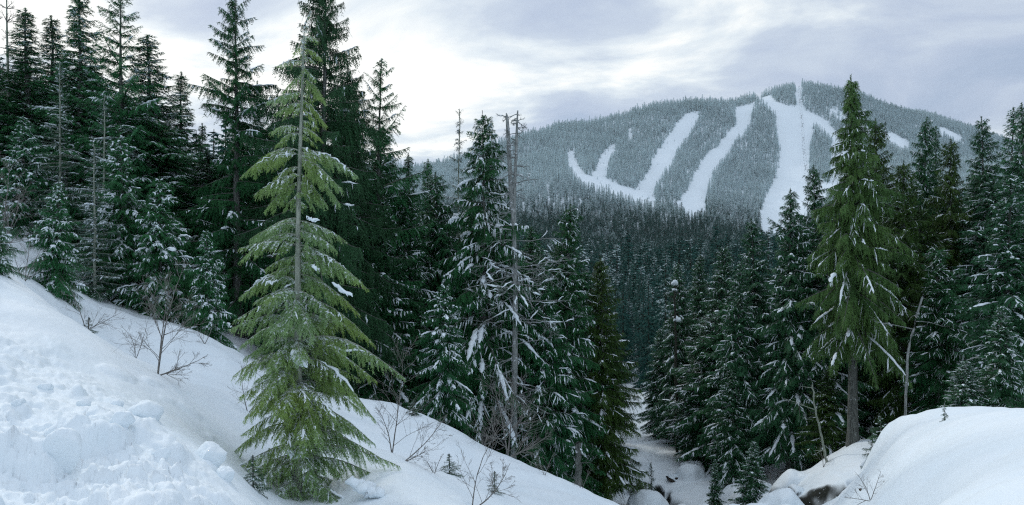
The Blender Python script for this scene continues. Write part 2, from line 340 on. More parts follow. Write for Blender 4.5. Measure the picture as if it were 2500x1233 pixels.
M['cedar'] = foliage_mat('green_cedar_sprays', (0.016, 0.058, 0.024), (0.032, 0.095, 0.038), (0.022, 0.080, 0.030), 0.0)
M['young'] = foliage_mat('pale_young_needles', (0.040, 0.085, 0.060), (0.065, 0.125, 0.085), (0.045, 0.095, 0.075), 0.10)
M['frosty'] = foliage_mat('frosted_needles', (0.018, 0.082, 0.034), (0.036, 0.125, 0.054), (0.026, 0.104, 0.044), 0.06)
M['hero'] = foliage_mat('fresh_yellow_green_needles', (0.15, 0.28, 0.10), (0.26, 0.40, 0.20), (0.23, 0.34, 0.08), 0.25, transl=0.3, fscale=22.0)
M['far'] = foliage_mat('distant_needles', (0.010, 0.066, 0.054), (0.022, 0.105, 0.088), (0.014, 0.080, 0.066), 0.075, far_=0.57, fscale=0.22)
def bark_mat(name, c1, c2, snowy=0.0, sc_=14):
    m, t, b = mat(name); tcn = N(t, 'ShaderNodeTexCoord'); mpn = N(t, 'ShaderNodeMapping'); t.links.new(tcn.outputs['Object'], mpn.inputs[0]); mpn.inputs['Scale'].default_value = (1, 1, 0.25)
    n = noise(t, mpn.outputs[0], sc_, 8, .7); c = mixc(t, mapr(t, n, .38, .62), c1, c2)
    if snowy:
        n2 = noise(t, tcn.outputs['Object'], 5, 6, .7); c = mixc(t, mapr(t, n2, .66 - snowy, .70 - snowy), c, (0.72, 0.77, 0.82))
    t.links.new(c, b.inputs['Base Color']); b.inputs['Roughness'].default_value = 0.9; b.inputs['Specular IOR Level'].default_value = 0.15
    bump(t, b, n, 0.8, 0.03); return m
M['bark'] = bark_mat('grey_brown_bark', (0.045, 0.05, 0.045), (0.15, 0.16, 0.145), 0.02)
M['bark_dark'] = bark_mat('dark_bark', (0.02, 0.022, 0.018), (0.07, 0.075, 0.06))
M['bark_pale'] = bark_mat('pale_green_grey_bark', (0.17, 0.20, 0.16), (0.34, 0.37, 0.31), 0.0, 22)
M['deadwood'] = bark_mat('weathered_grey_deadwood', (0.13, 0.145, 0.14), (0.31, 0.33, 0.32), 0.05)
M['twig'] = bark_mat('thin_grey_twigs', (0.11, 0.105, 0.10), (0.27, 0.26, 0.24), 0.0, 30)
m, t, b = mat('creek_water'); b.inputs['Base Color'].default_value = (0.006, 0.012, 0.010, 1); b.inputs['Roughness'].default_value = 0.12; M['water'] = m
g = N(t, 'ShaderNodeNewGeometry'); bump(t, b, noise(t, g.outputs['Position'], 4, 3), .3, .05)
m, t, b = mat('painted_steel'); b.inputs['Base Color'].default_value = (0.05, 0.055, 0.06, 1); b.inputs['Roughness'].default_value = 0.5; b.inputs['Metallic'].default_value = 0.6
g = N(t, 'ShaderNodeNewGeometry'); t.links.new(mixc(t, noise(t, g.outputs['Position'], 2), (0.04, 0.045, 0.05), (0.09, 0.095, 0.10)), b.inputs['Base Color']); M['steel'] = m
m, t, b = mat('dark_ski_clothing'); g = N(t, 'ShaderNodeNewGeometry'); t.links.new(mixc(t, noise(t, g.outputs['Position'], 6), (0.02, 0.02, 0.03), (0.06, 0.05, 0.07)), b.inputs['Base Color']); M['cloth'] = m
m, t, b = mat('rock'); g = N(t, 'ShaderNodeNewGeometry'); nn = noise(t, g.outputs['Position'], 3, 8, .7)
sq = N(t, 'ShaderNodeSeparateXYZ'); t.links.new(g.outputs['Normal'], sq.inputs[0])
t.links.new(mixc(t, mapr(t, math_(t, 'ADD', sq.outputs[2], math_(t, 'MULTIPLY', nn, 0.5)), .62, .72), mixc(t, mapr(t, nn, .4, .6), (0.02, 0.02, 0.016), (0.085, 0.055, 0.032)), SNOW), b.inputs['Base Color']); b.inputs['Roughness'].default_value = .9; bump(t, b, nn, .8, .1); M['rock'] = m
# ------------------------------------------------------------ ground meshes
def ground_mesh(name, thetas, radii, mats, fine, close, cap):
    a, r = np.meshgrid(thetas, radii, indexing='ij'); x = (np.sin(a) * r).ravel(); y = (np.cos(a) * r).ravel()
    z = ground(x, y, fine); nA, nR = a.shape; idx = np.arange(nA * nR).reshape(nA, nR)
    i1 = np.roll(idx, -1, 0) if close else idx[1:]; i0 = idx if close else idx[:-1]
    F = np.stack([i0[:, :-1], i0[:, 1:], i1[:, 1:], i1[:, :-1]], -1).reshape(-1, 4)
    V = np.c_[x, y, z]; Fs = [F]
    if cap:
        V = np.r_[V, [[0, 0, z.reshape(nA, nR)[:, 0].mean()]]]; c = len(V) - 1
        Fs.append(np.stack([i0[:, 0], i1[:, 0], np.full(len(i0), c)], -1))
    # steep creek banks and channel: bare earth plus painted shade of the undercut
    X = x.reshape(nA, nR); Y = y.reshape(nA, nR); Z = z.reshape(nA, nR)
    du = np.stack(np.gradient(np.stack([X, Y, Z], -1), axis=1), -1) if False else np.gradient(np.stack([X, Y, Z], -1), axis=1)
    dv = np.gradient(np.stack([X, Y, Z], -1), axis=0); nn_ = nrm(np.cross(du, dv)); nz = np.abs(nn_[..., 2]).ravel()
    cd = creek_dist(x, y); e = (1 - sstep(0.50, 0.66, nz + 0.25 * fbm(x, y, 3, 300))) * (1 - sstep(1.3, 2.0, cd))
    e = np.maximum(e, 1 - sstep(0.5, 0.7, cd))
    if cap: e = np.r_[e, 0]
    me = mesh(name, V, Fs, mats, True, {'earth': e}); return obj(name, me)
ths = np.concatenate([np.linspace(R(-180), R(-52), 90, endpoint=False), np.linspace(R(-52), R(52), 1150, endpoint=False), np.linspace(R(52), R(180), 90, endpoint=False)])
o = ground_mesh('snowy_ground', ths, np.exp(np.concatenate([np.linspace(math.log(0.45), math.log(21.5), 590, endpoint=False), np.linspace(math.log(21.5), math.log(45), 280, endpoint=False), np.linspace(math.log(45), math.log(130), 150)])), M['snow_ground'], True, True, True); tag(o, kind='structure')
ths = np.concatenate([np.linspace(R(-180), R(-52), 60, endpoint=False), np.linspace(R(-52), R(52), 700, endpoint=False), np.linspace(R(52), R(180), 60, endpoint=False)])
o = ground_mesh('mountain', ths, np.exp(np.linspace(math.log(129), math.log(4600), 420)), M['snow_ground'], False, True, False); tag(o, kind='structure')
# creek water
def strip(P, w):
    P = np.asarray(P); T = nrm(np.gradient(P[:, :2], axis=0)); S = np.c_[-T[:, 1], T[:, 0]] * w
    V = np.r_[np.c_[P[:, :2] + S, P[:, 2]], np.c_[P[:, :2] - S, P[:, 2]]]; n = len(P); i = np.arange(n - 1)
    return V, np.stack([i, i + 1, i + 1 + n, i + n], -1)
cp = []
for a, b_ in zip(CK[:-1], CK[1:]):
    for k in range(12): cp.append(a + (b_ - a) * k / 12)
cp = np.array(cp); zc = ground(cp[:, 0], cp[:, 1]); ker = np.ones(9) / 9; zc = np.convolve(np.pad(zc, 4, 'edge'), ker, 'valid') + 0.25
V, F = strip(np.c_[cp, zc], 0.95); tag(obj('creek', mesh('creek', V, F, M['water'], True)), kind='structure')

# ------------------------------------------------------------ conifers
rng = np.random.default_rng(7)
def fronds(sp, L, rg, ls=0.09, ratio=0.34, lmax=0.75, ts=0.05, tl=0.13, tw=0.035, hang=0.35, sag=0.35, ang=(45, 68), smin=0.06, roll=0.5, tint=None, tipw=0.12, lfl=0.0):
    """sprays of needles along branch spines sp (B,N,3)"""
    B, n = sp.shape[:2]; cnt = np.maximum(5, (L / ls * 2).astype(int)); bi = np.repeat(np.arange(B), cnt)
    k = np.concatenate([np.arange(c) for c in cnt]); s = smin + (1 - smin) * (k + rg.random(len(k))) / np.repeat(cnt, cnt); s = np.clip(s, 0, 0.999)
    side = np.where(k % 2 == 0, 1.0, -1.0)
    f = s * (n - 1); i = f.astype(int); fr = (f - i)[:, None]
    P = sp[bi, i] * (1 - fr) + sp[bi, i + 1] * fr; T = nrm(sp[bi, i + 1] - sp[bi, i])
    up = np.array([0, 0, 1.0]); S = nrm(np.cross(T, up + 1e-3)) * side[:, None]
    an = np.radians(rg.uniform(*ang, len(s))) * (1 - 0.45 * s ** 3)
    D = T * np.cos(an)[:, None] + S * np.sin(an)[:, None]; D[:, 2] -= hang * rg.uniform(0.3, 1.5, len(s)); D = nrm(D)
    l = np.minimum(np.maximum(L[bi], lfl) * ratio, lmax) * (np.minimum(1, s / 0.3) ** 0.8 * (1 - s) ** 0.65 + tipw) * rg.uniform(0.55, 1.25, len(s))
    sg = sag * rg.uniform(0.4, 1.5, len(s))
    c2 = np.maximum(3, (l / ts * 2).astype(int)); li = np.repeat(np.arange(len(s)), c2); k2 = np.concatenate([np.arange(c) for c in c2])
    u = (k2 + rg.random(len(k2))) / np.repeat(c2, c2); sd2 = np.where(k2 % 2 == 0, 1.0, -1.0)[:, None]
    Dl = D[li]; ll = l[li][:, None]; uu = u[:, None]
    Q = P[li] + Dl * ll * uu; Q[:, 2] -= (sg[li] * l[li] * u * u)
    A = Dl.copy(); A[:, 2] -= 2 * sg[li] * u; A = nrm(A)
    Nf = np.array([0, 0, 1.0]) + rg.normal(0, roll, (len(s), 3)) ; Nf = Nf[li] + rg.normal(0, roll * .4, (len(li), 3))
    W = nrm(np.cross(A, Nf)) * sd2
    ph = np.radians(rg.uniform(30, 62, len(li)))[:, None]; E = A * np.cos(ph) + W * np.sin(ph); E[:, 2] -= 0.12 * rg.random(len(li)); E = nrm(E)
    t_ = (tl * rg.uniform(0.6, 1.25, len(li)) * (1 - 0.45 * u))[:, None]; w_ = (tw * rg.uniform(0.7, 1.3, len(li)))[:, None]
    q = Q - A * w_ * .5; V = np.stack([q, q + A * w_, Q + E * t_ + A * w_ * .2], 1).reshape(-1, 3)
    # the twig itself
    wv = nrm(np.cross(D, up)) * (tw * 0.35); end = P + D * l[:, None]; end[:, 2] -= sg * l
    V2 = np.stack([P - wv, P + wv, end], 1).reshape(-1, 3)
    tb = rg.random(B) if tint is None else tint
    T1 = np.clip(tb[bi][li] * 0.5 + rg.random(len(s))[li] * 0.35 + 0.3 * u * s[li], 0, 1)
    Vv = np.r_[V, V2]; Fv = np.arange(len(Vv)).reshape(-1, 3)
    return Vv, Fv, np.r_[np.repeat(T1, 3), np.repeat(np.full(len(s), .3), 3)], (P, D, l, sg, s, bi)
def spine(start, az, L, e0, k, upt, n=9, side=None):
    """branch centre lines: start (B,3), azimuth, length, start slope, droop, upturned tip"""
    s = np.linspace(0, 1, n)[None]; hx = np.stack([np.cos(az), np.sin(az)], -1)
    z = L[:, None] * (np.tan(e0)[:, None] * s - k[:, None] * s ** 2 + upt[:, None] * s ** 4)
    P = np.zeros((len(L), n, 3)); P[..., :2] = start[:, None, :2] + hx[:, None] * (L[:, None] * s)[..., None]
    if side is not None:
        P[..., :2] += np.stack([-np.sin(az), np.cos(az)], -1)[:, None] * (side[:, None] * L[:, None] * s ** 2)[..., None]
    P[..., 2] = start[:, None, 2] + z; return P
def snow_tubes(acc, C, W, H, rg, sides=6):
    n = C.shape[1]; e = np.sin(np.linspace(0.04, np.pi - 0.04, n)) ** 0.5
    Wj = W[:, None] * e * rg.uniform(0.45, 1.35, (len(W), n)); Hj = H[:, None] * e * rg.uniform(0.6, 1.3, (len(W), n))
    Wj[:, 0] = Wj[:, -1] = 0.004; Hj[:, 0] = Hj[:, -1] = 0.004
    C = C + rg.normal(0, 0.012, C.shape)
    V, F = tubes(C, Wj, Hj, sides, 0.7); acc.add(V, F)
def snow_on(acc, sp, L, lat, rg, p_sp=0.35, p_lat=0.04, w=0.07, lo=0.2, hi=0.95, big=0.15):
    B, n = sp.shape[:2]
    pick = np.where(rg.random(B) < p_sp * 1.35)[0]; pick = np.concatenate([pick, pick[rg.random(len(pick)) < .5]]) if len(pick) else pick
    if len(pick):
        a = rg.uniform(lo, hi - 0.15, len(pick)); ln = rg.uniform(0.15, 0.65, len(pick)); b_ = np.minimum(hi, a + ln)
        ss = a[:, None] + (b_ - a)[:, None] * np.linspace(0, 1, 11)[None]; f = ss * (n - 1); i = np.minimum(f.astype(int), n - 2); fr = (f - i)[..., None]
        C = sp[pick[:, None], i] * (1 - fr) + sp[pick[:, None], i + 1] * fr
        W = w * rg.uniform(0.35, 1.1, len(pick)) * np.where(rg.random(len(pick)) < big, 1.35, 1.0) * np.clip(L[pick] / 1.6, .35, 1.2)
        snow_tubes(acc, C, W * 1.2, W * 0.6, rg)
    P, D, l, sg, s, bi = lat
    pk = np.where((rg.random(len(l)) < p_lat) & (l > 0.12))[0]
    # laterals near a loaded part of the branch are loaded too
    if len(pick):
        load = np.zeros(B, bool); load[pick] = True; ex = np.where(load[bi] & (rg.random(len(l)) < p_lat * 7) & (l > .15))[0]; pk = np.concatenate([pk, ex])
    if len(pk):
        u = np.linspace(0.1, rg.uniform(.5, .95), 5)[None, :, None]
        C = P[pk][:, None] + D[pk][:, None] * l[pk][:, None, None] * u; C[..., 2] -= sg[pk][:, None] * l[pk][:, None] * u[..., 0] ** 2
        W = w * rg.uniform(0.25, 0.6, len(pk)); snow_tubes(acc, C, W, W * .6, rg, 5)
def trunk_mesh(name, P, r0, r1, mat_, sp=None, L=None, sides=10, br=0.018, rg=None):
    acc = Acc(); P = np.asarray(P, float); n = len(P); rr = r1 + (r0 - r1) * (1 - np.linspace(0, 1, n)) ** 1.15; rr[0] *= 1.25
    if rg is not None: rr = rr * (1 + rg.normal(0, .04, n))
    V, F = tubes(P[None], rr[None], None, sides); acc.add(V, F)
    if sp is not None:
        w = np.clip(L * br, .008, .06)[:, None] * np.linspace(1, .15, sp.shape[1])[None]
        V, F = tubes(sp, w, None, 4); acc.add(V, F)
    return acc.mesh(name, mat_, True)
def conifer(name, seed, H=18.0, Rb=2.4, cs=0.12, nb=150, nbm=1.35, power=0.8, e_top=35, e_bot=-8, droop=0.22, up=0.12, top_bare=0.02, jit=0.22, gaps=0.05, fol='teal', bark='bark',
            ls=0.085, ratio=0.42, ts=0.055, tl=0.17, tw=0.055, hang=0.35, sag=0.35, snow=0.35, slat=0.03, sw=0.085, lean=0.0, tr=0.26, whorl=0, round_=0.25, extra_top=True, lmax=.8, leader=0.0, smin=0.06, densepow=1.0):
    rg = np.random.default_rng(seed); nb = int(nb * nbm)
    tz = np.linspace(0, 1, 24); wob = 0.012 * H
    tx = wob * np.cumsum(rg.normal(0, .12, 24)) * tz + lean * H * tz ** 2; ty = wob * np.cumsum(rg.normal(0, .12, 24)) * tz
    if leader: tx = tx + leader * np.clip((tz - .955) / .045, 0, 1) ** 2
    TP = np.c_[tx, ty, tz * H]
    q = (np.arange(nb) + rg.random(nb) * .8) / nb; q = q ** densepow; h = cs + (0.985 - cs) * q
    if whorl: h = cs + (0.985 - cs) * np.round(q * whorl) / whorl + rg.normal(0, 0.004, nb)
    h = np.clip(h, cs, .995)
    az = np.arange(nb) * 2.39996 + rg.normal(0, .5, nb)
    hh = (h - cs) / (1 - cs); prof = np.clip((1 - hh), 0, 1) ** power * (1 - round_ * np.exp(-hh * 9)) + 0.015
    asym = 1 + 0.13 * np.cos(az - rg.random() * 6) + 0.10 * np.sin(2 * az + hh * 9)
    L = Rb * prof * asym * rg.normal(1, jit, nb).clip(.45, 1.5); L = np.maximum(L, 0.10 * Rb)
    keep = rg.random(nb) > gaps; h, hh, az, L = h[keep], hh[keep], az[keep], L[keep]; B = len(L)
    st = np.c_[np.interp(h, tz, tx), np.interp(h, tz, ty), h * H]
    e0 = np.radians(e_bot + (e_top - e_bot) * hh ** 1.5 + rg.normal(0, 7, B)); k = droop * (1.1 - 0.5 * hh) * rg.uniform(.6, 1.5, B); u_ = up * rg.uniform(.4, 1.5, B)
    sp = spine(st, az, L, e0, k, u_, 9, rg.normal(0, .10, B))
    V, F, T, lat = fronds(sp, L, rg, ls, ratio, lmax, ts, tl, tw, hang, sag, smin=smin, lfl=Rb * .36, tipw=.2)
    crown = Acc(); crown.add(V, F, T)
    # leader
    ld = np.array([[np.interp(z_, tz, tx), np.interp(z_, tz, ty), z_ * H] for z_ in np.linspace(.90, 1.0, 9)])[None]
    if leader: ld[0, :, 2] -= np.linspace(0, 1, 9) ** 4 * 0.25
    V, F, T, _ = fronds(ld, np.array([H * .1]), rg, ls * .6, .12, .22, ts, tl * .8, tw, 0.0, 0.1, smin=0.0); crown.add(V, F, T)
    me_t = trunk_mesh(name + '_trunk', TP, tr * H / 18, 0.02, M[bark], sp, L, rg=rg)
    me_c = crown.mesh(name + '_crown', M[fol]); me_s = None
    if snow > 0:
        sa = Acc(); snow_on(sa, sp, L, lat, rg, snow, slat, sw); me_s = sa.mesh(name + '_snow', M['snow'], True)
    return {'H': H, 'R': Rb, 'trunk': me_t, 'crown': me_c, 'snow': me_s}
SP = {}
def species(key, **kw): SP[key] = conifer(key, **kw)
species('spire_a', seed=1, fol='teal', Rb=2.1, nb=210, snow=.30, power=.9, jit=.25)
species('spire_b', seed=2, fol='dark', Rb=2.2, nb=200, snow=.35, power=.85, droop=.30, hang=.5)
species('spire_c', seed=3, fol='teal', Rb=2.3, nb=190, snow=.50, power=.75, droop=.35, up=.2, slat=.05)
species('open_hemlock', seed=4, fol='dark', Rb=3.3, nb=120, cs=.10, power=.72, jit=.32, e_top=40, droop=.22, up=.05, hang=.9, sag=.7, ratio=.30, snow=.30, gaps=.12, lmax=.7)
species('upswept', seed=5, fol='teal', Rb=2.9, nb=105, power=.62, jit=.2, e_top=38, e_bot=0, droop=.10, up=.12, hang=.6, sag=.5, ratio=.26, snow=.25, gaps=.1, whorl=26)
species('cedar', seed=6, fol='cedar', Rb=2.9, nb=150, power=.6, jit=.32, gaps=.12, droop=.42, up=.18, hang=1.3, sag=1.0, ratio=.36, ls=.075, snow=.16, slat=.01, round_=.1, tw=.05, tl=.17)
species('bushy', seed=7, fol='teal', H=9, Rb=2.3, nb=150, cs=.02, power=.8, droop=.30, up=.05, hang=.6, sag=.5, snow=.40, slat=.04, sw=.11, ls=.075, ts=.04, tl=.11, tw=.032, tr=.22)
species('rounded', seed=8, fol='dark', Rb=3.2, nb=130, cs=.24, power=.55, e_top=28, droop=.45, up=.05, hang=.7, sag=.6, ratio=.32, snow=.55, slat=.045, sw=.12, leader=.35, jit=.22)
species('pale_young', seed=9, fol='young', H=12, Rb=1.5, nb=120, cs=.05, power=.8, e_top=35, droop=.22, hang=.35, snow=.25, slat=.02, sw=.06, ls=.10, ratio=.3, ts=.06, tl=.12, tw=.03, tr=.12, bark='bark_pale', whorl=32)
species('dense_dark', seed=10, fol='dark', Rb=2.8, nb=190, cs=.06, power=.62, droop=.35, hang=.6, sag=.5, snow=.40, slat=.03, sw=.09, jit=.2)
species('olive_tree', seed=11, fol='olive', Rb=2.5, nb=200, cs=.10, power=.6, droop=.32, hang=.7, sag=.5, snow=.30, slat=.02, sw=.07)
species('laden', seed=12, fol='frosty', Rb=2.6, nb=200, cs=.10, power=.62, droop=.42, up=.1, hang=.5, sag=.5, snow=.62, slat=.022, sw=.085)
species('laden_b', seed=13, fol='frosty', Rb=2.4, nb=190, cs=.16, power=.7, droop=.35, up=.08, hang=.5, sag=.5, snow=.55, slat=.018, sw=.085)
species('mossy_tall', seed=14, fol='mossy', Rb=3.1, nb=190, cs=.30, power=.80, e_top=25, droop=.38, up=.05, hang=.8, sag=.6, jit=.28, snow=.32, slat=.02, sw=.08, tr=.34, gaps=.1)
species('seedling', seed=15, fol='cedar', H=1.2, Rb=.42, nb=34, cs=.02, power=.7, droop=.35, hang=.5, snow=.3, sw=.035, ls=.035, ts=.02, tl=.05, tw=.014, tr=.22, lmax=.2)
TREES = []
def plant(name, key, px, top, d, width, label, group=None, rot=None, snow=True, cat='conifer tree', lean=(0, 0), base=None):
    """width = half width of the crown in photo pixels"""
    s = SP[key]; x, y = (px - CX) / FX * d, d; zb = gz(x, y) - 0.15
    ztop = (CY - top) / FX * d; H = max(ztop - zb, 0.6) if base is None else base
    r = empty(name, (x, y, zb)); tag(r, label, cat, group)
    sx = width / FX * d / s['R'];
    i = len(TREES); rot = rot if rot is not None else (i * 2.399) % 6.28
    tl_ = np.random.default_rng(i + 900); r.rotation_euler = (lean[0] + tl_.normal(0, .012), lean[1] + tl_.normal(0, .012), rot); r.scale = (sx, sx, H / s['H'])
    obj('trunk', s['trunk'], r); obj('crown', s['crown'], r)
    if snow and s['snow']: obj('snow', s['snow'], r)
    TREES.append((x, y, width / FX * d)); return r
LG = 'dense conifers on the left slope'
table_ = [
 ('spruce_tree','spire_a',73,25,31,125,'slender dark spire with a thin pointed tip beside the bare larch','a'),
 ('spruce_tree','spire_b',133,42,34,118,'dark spire whose tip stands between two taller slim tops at upper left','a'),
 ('hemlock_tree','spire_c',196,-25,30,125,'tall narrow tree with drooping shaggy top running out of the frame at upper left','a'),
 ('fir_tree','upswept',291,-18,27,135,'tall fir with long upswept spreading branches and open top at upper left','a'),
 ('spruce_tree','spire_c',362,88,28,150,'broad cone shaped spruce with snow streaked lower branches right of the tall open fir','a'),
 ('spruce_tree','spire_a',437,178,34,100,'thin dark spire against bright cloud, right edge of the left slope forest','a'),
 ('spruce_tree','spire_b',486,300,38,60,'small narrow spire low in the gap left of the tall open hemlock','a'),
 ('fir_tree','pale_young',143,150,25,75,'slim pale young fir with grey trunk in front of the dark spires at left','a'),
 ('fir_tree','pale_young',255,235,24,80,'pale green young fir with visible stem in the middle of the left forest','a'),
 ('fir_tree','pale_young',232,350,21,75,'lower pale young fir standing before the left forest','a'),
 ('fir_tree','bushy',60,280,25,105,'bushy teal fir with dusted branches at the left frame edge','a'),
 ('fir_tree','bushy',300,330,22.5,118,'bushy dark green fir with large snow clumps at its foot on the left slope','a'),
 ('fir_tree','bushy',396,430,22,105,'bushy fir with snow clumps right of the larger clumped one on the left slope','a'),
 ('fir_tree','bushy',505,560,21,75,'low bushy fir at the right end of the left forest edge','a'),
 ('hemlock_tree','bushy',138,440,17,78,'young hemlock leaning over the snow crest with one long snow covered limb','a'),
 ('fir_tree','bushy',-25,470,13,60,'fir branch tips reaching in from the left frame edge above the snow','a'),
 ('hemlock_tree','open_hemlock',581,-5,27,165,'tall dark open hemlock with drooping ragged branches standing alone against cloud','a'),
 ('spruce_tree','spire_a',632,195,36,60,'thin spire tip just right of the tall open hemlock','a'),
 ('cedar_tree','cedar',792,-75,27,172,'huge dark cedar with hanging shaggy sprays behind the yellow green hemlock','a'),
 ('hemlock_tree','upswept',913,145,32,130,'dark hemlock with thin spiky horizontal branches right of the huge cedar','a'),
 ('cedar_tree','cedar',868,165,30,135,'dark cedar between the huge cedar and the spiky hemlock','a'),
 ('fir_tree','dense_dark',930,300,35,100,'dark fir filling the gap behind the spiky hemlock','a'),
 ('fir_tree','dense_dark',985,455,33,105,'full dark fir below the smallest thin tops at centre left','a'),
 ('fir_tree','dense_dark',1135,470,35,105,'full dark fir hidden behind the round topped snowy hemlock','a'),
 ('fir_tree','dense_dark',1300,560,36,90,'dark fir standing just behind the broken dead snag','a'),
 ('fir_tree','spire_b',1006,375,40,78,'small thin fir top in the dip right of the spiky hemlock','a'),
 ('fir_tree','spire_a',1042,392,46,72,'smallest thin fir top before the pale young fir','a'),
 ('fir_tree','pale_young',1112,268,38,75,'pale thin topped fir left of the round topped snowy hemlock','a'),
 ('hemlock_tree','rounded',1176,272,30,135,'round topped hemlock with drooping snow loaded branches and bare grey trunk','a'),
 ('fir_tree','dense_dark',1066,420,36,112,'dark fir with sloping snow streaks left of the round topped hemlock','a'),
 ('fir_tree','dense_dark',1376,500,32,118,'dark fir with thin snow lines just right of the broken dead snag','a'),
 ('fir_tree','olive_tree',1472,630,33,92,'olive brown tinted fir at the left edge of the creek ravine','a'),
 ('fir_tree','dense_dark',1330,690,30,105,'dark lower fir below the dead snag','a'),
 ('fir_tree','dense_dark',930,480,31,125,'dense black green fir under the spiky hemlock','a'),
 ('fir_tree','rounded',1085,690,24,85,'small dark fir with heavy snow clumps above the middle snow crest','a'),
 ('fir_tree','laden',1654,640,50,62,'snow dusted fir right of the creek beneath the far forest','a'),
 ('fir_tree','laden_b',1712,620,58,70,'snow dusted fir second to the right of the creek','a'),
 ('fir_tree','laden',1760,600,52,80,'snowy fir with streaked branches above the brown earth bank','a'),
 ('fir_tree','laden_b',1846,535,42,88,'tall snow streaked fir left of the twin snowy top','a'),
 ('fir_tree','laden_b',1800,640,38,80,'snow streaked fir standing above the creek snow pillows','a'),
 ('fir_tree','laden',1618,800,54,52,'narrow snow dusted fir closest to the top of the bright snow gully','a'),
 ('fir_tree','laden_b',1690,930,43,52,'short snowy fir low beside the snow capped rocks at the creek','a'),
 ('fir_tree','laden',1790,900,37,58,'short snowy fir at the foot of the streaked firs by the creek bank','a'),
 ('fir_tree','laden',1928,462,36,98,'broad snowy topped fir left of the mossy giant','a'),
 ('fir_tree','dense_dark',1998,400,42,80,'dark fir spire behind and left of the mossy giant','a'),
 ('fir_tree','mossy_tall',2082,183,30,118,'giant mossy green fir with thick grey trunk on the right bank','a'),
 ('fir_tree','olive_tree',2140,290,37,88,'olive fir just right of the mossy giant top','a'),
 ('fir_tree','olive_tree',2205,395,34,95,'broad olive fir with rounded top between two dark spires','a'),
 ('fir_tree','dense_dark',2246,288,42,75,'dark pointed spire left of the short dark one on the right','a'),
 ('fir_tree','spire_b',2292,308,45,58,'narrow dark spire between olive firs on the right','a'),
 ('fir_tree','olive_tree',2328,342,36,82,'olive fir in the middle of the right hand forest','a'),
 ('fir_tree','laden_b',2395,285,38,85,'snowy dark fir with slightly bent tip in the right forest','a'),
 ('fir_tree','spire_c',2462,262,36,88,'tall dark snow flecked fir second from the right frame edge','a'),
 ('fir_tree','laden_b',2500,248,33,80,'tall snowy fir cut by the right frame edge','a'),
 ('fir_tree','laden',2455,425,26,125,'big snow loaded fir with sweeping branches in front at the far right','a'),
 ('fir_tree','dense_dark',2300,600,31,98,'dark fir with one snowy fan of branches in the shaded hollow','a'),
 ('fir_tree','laden_b',2442,745,21,62,'small young snowy fir just behind the smooth right snow dome','a'),
 ('fir_tree','laden',2360,880,21,62,'low snow capped fir touching the top of the right snow dome','a'),
 ('fir_tree','laden',1835,1075,30,44,'small snowy fir low on the bank above the creek','a'),
 ('fir_tree','laden_b',1745,1120,33,22,'very small snowy fir among the snow pillows by the creek','a'),
 ('fir_tree','olive_tree',2020,900,33,60,'lower olive fir at the foot of the mossy giant','a'),
 ('fir_tree','dense_dark',2160,700,36,95,'dark shaded fir behind the leaning dead trunk','a'),
]
for i, (nm, key, px, top, d, w, lab, _) in enumerate(table_):
    plant(nm, key, px, top, d, w, lab)
small = [
 ('seedling',1098,1128,13.5,34,'drooping hemlock seedling poking through snow below the middle slope'),
 ('seedling',1208,1150,12.5,22,'small dark seedling half buried among bare twigs at bottom centre'),
 ('seedling',1008,985,18.5,30,'little seedling at the top of the middle snow crest'),
 ('seedling',1590,1128,34,20,'small snow dusted seedling standing among creek snow pillows'),
 ('seedling',2306,985,13.5,11,'tiny lone seedling sticking out of the smooth right snow dome'),
 ('seedling',2150,1015,19,32,'small green sapling on the left edge of the right snow dome'),
 ('seedling',2128,1040,21,24,'small green sapling right of the mossy giant trunk'),
 ('seedling',215,775,15,28,'dark evergreen sprig buried in the left snow gully'),
 ('seedling',618,1170,8.6,40,'low green shoots at the foot of the yellow green hemlock'),
]
for key, px, top, d, w, lab in small:
    plant('conifer_seedling', key, px, top, d, w, lab, cat='seedling')
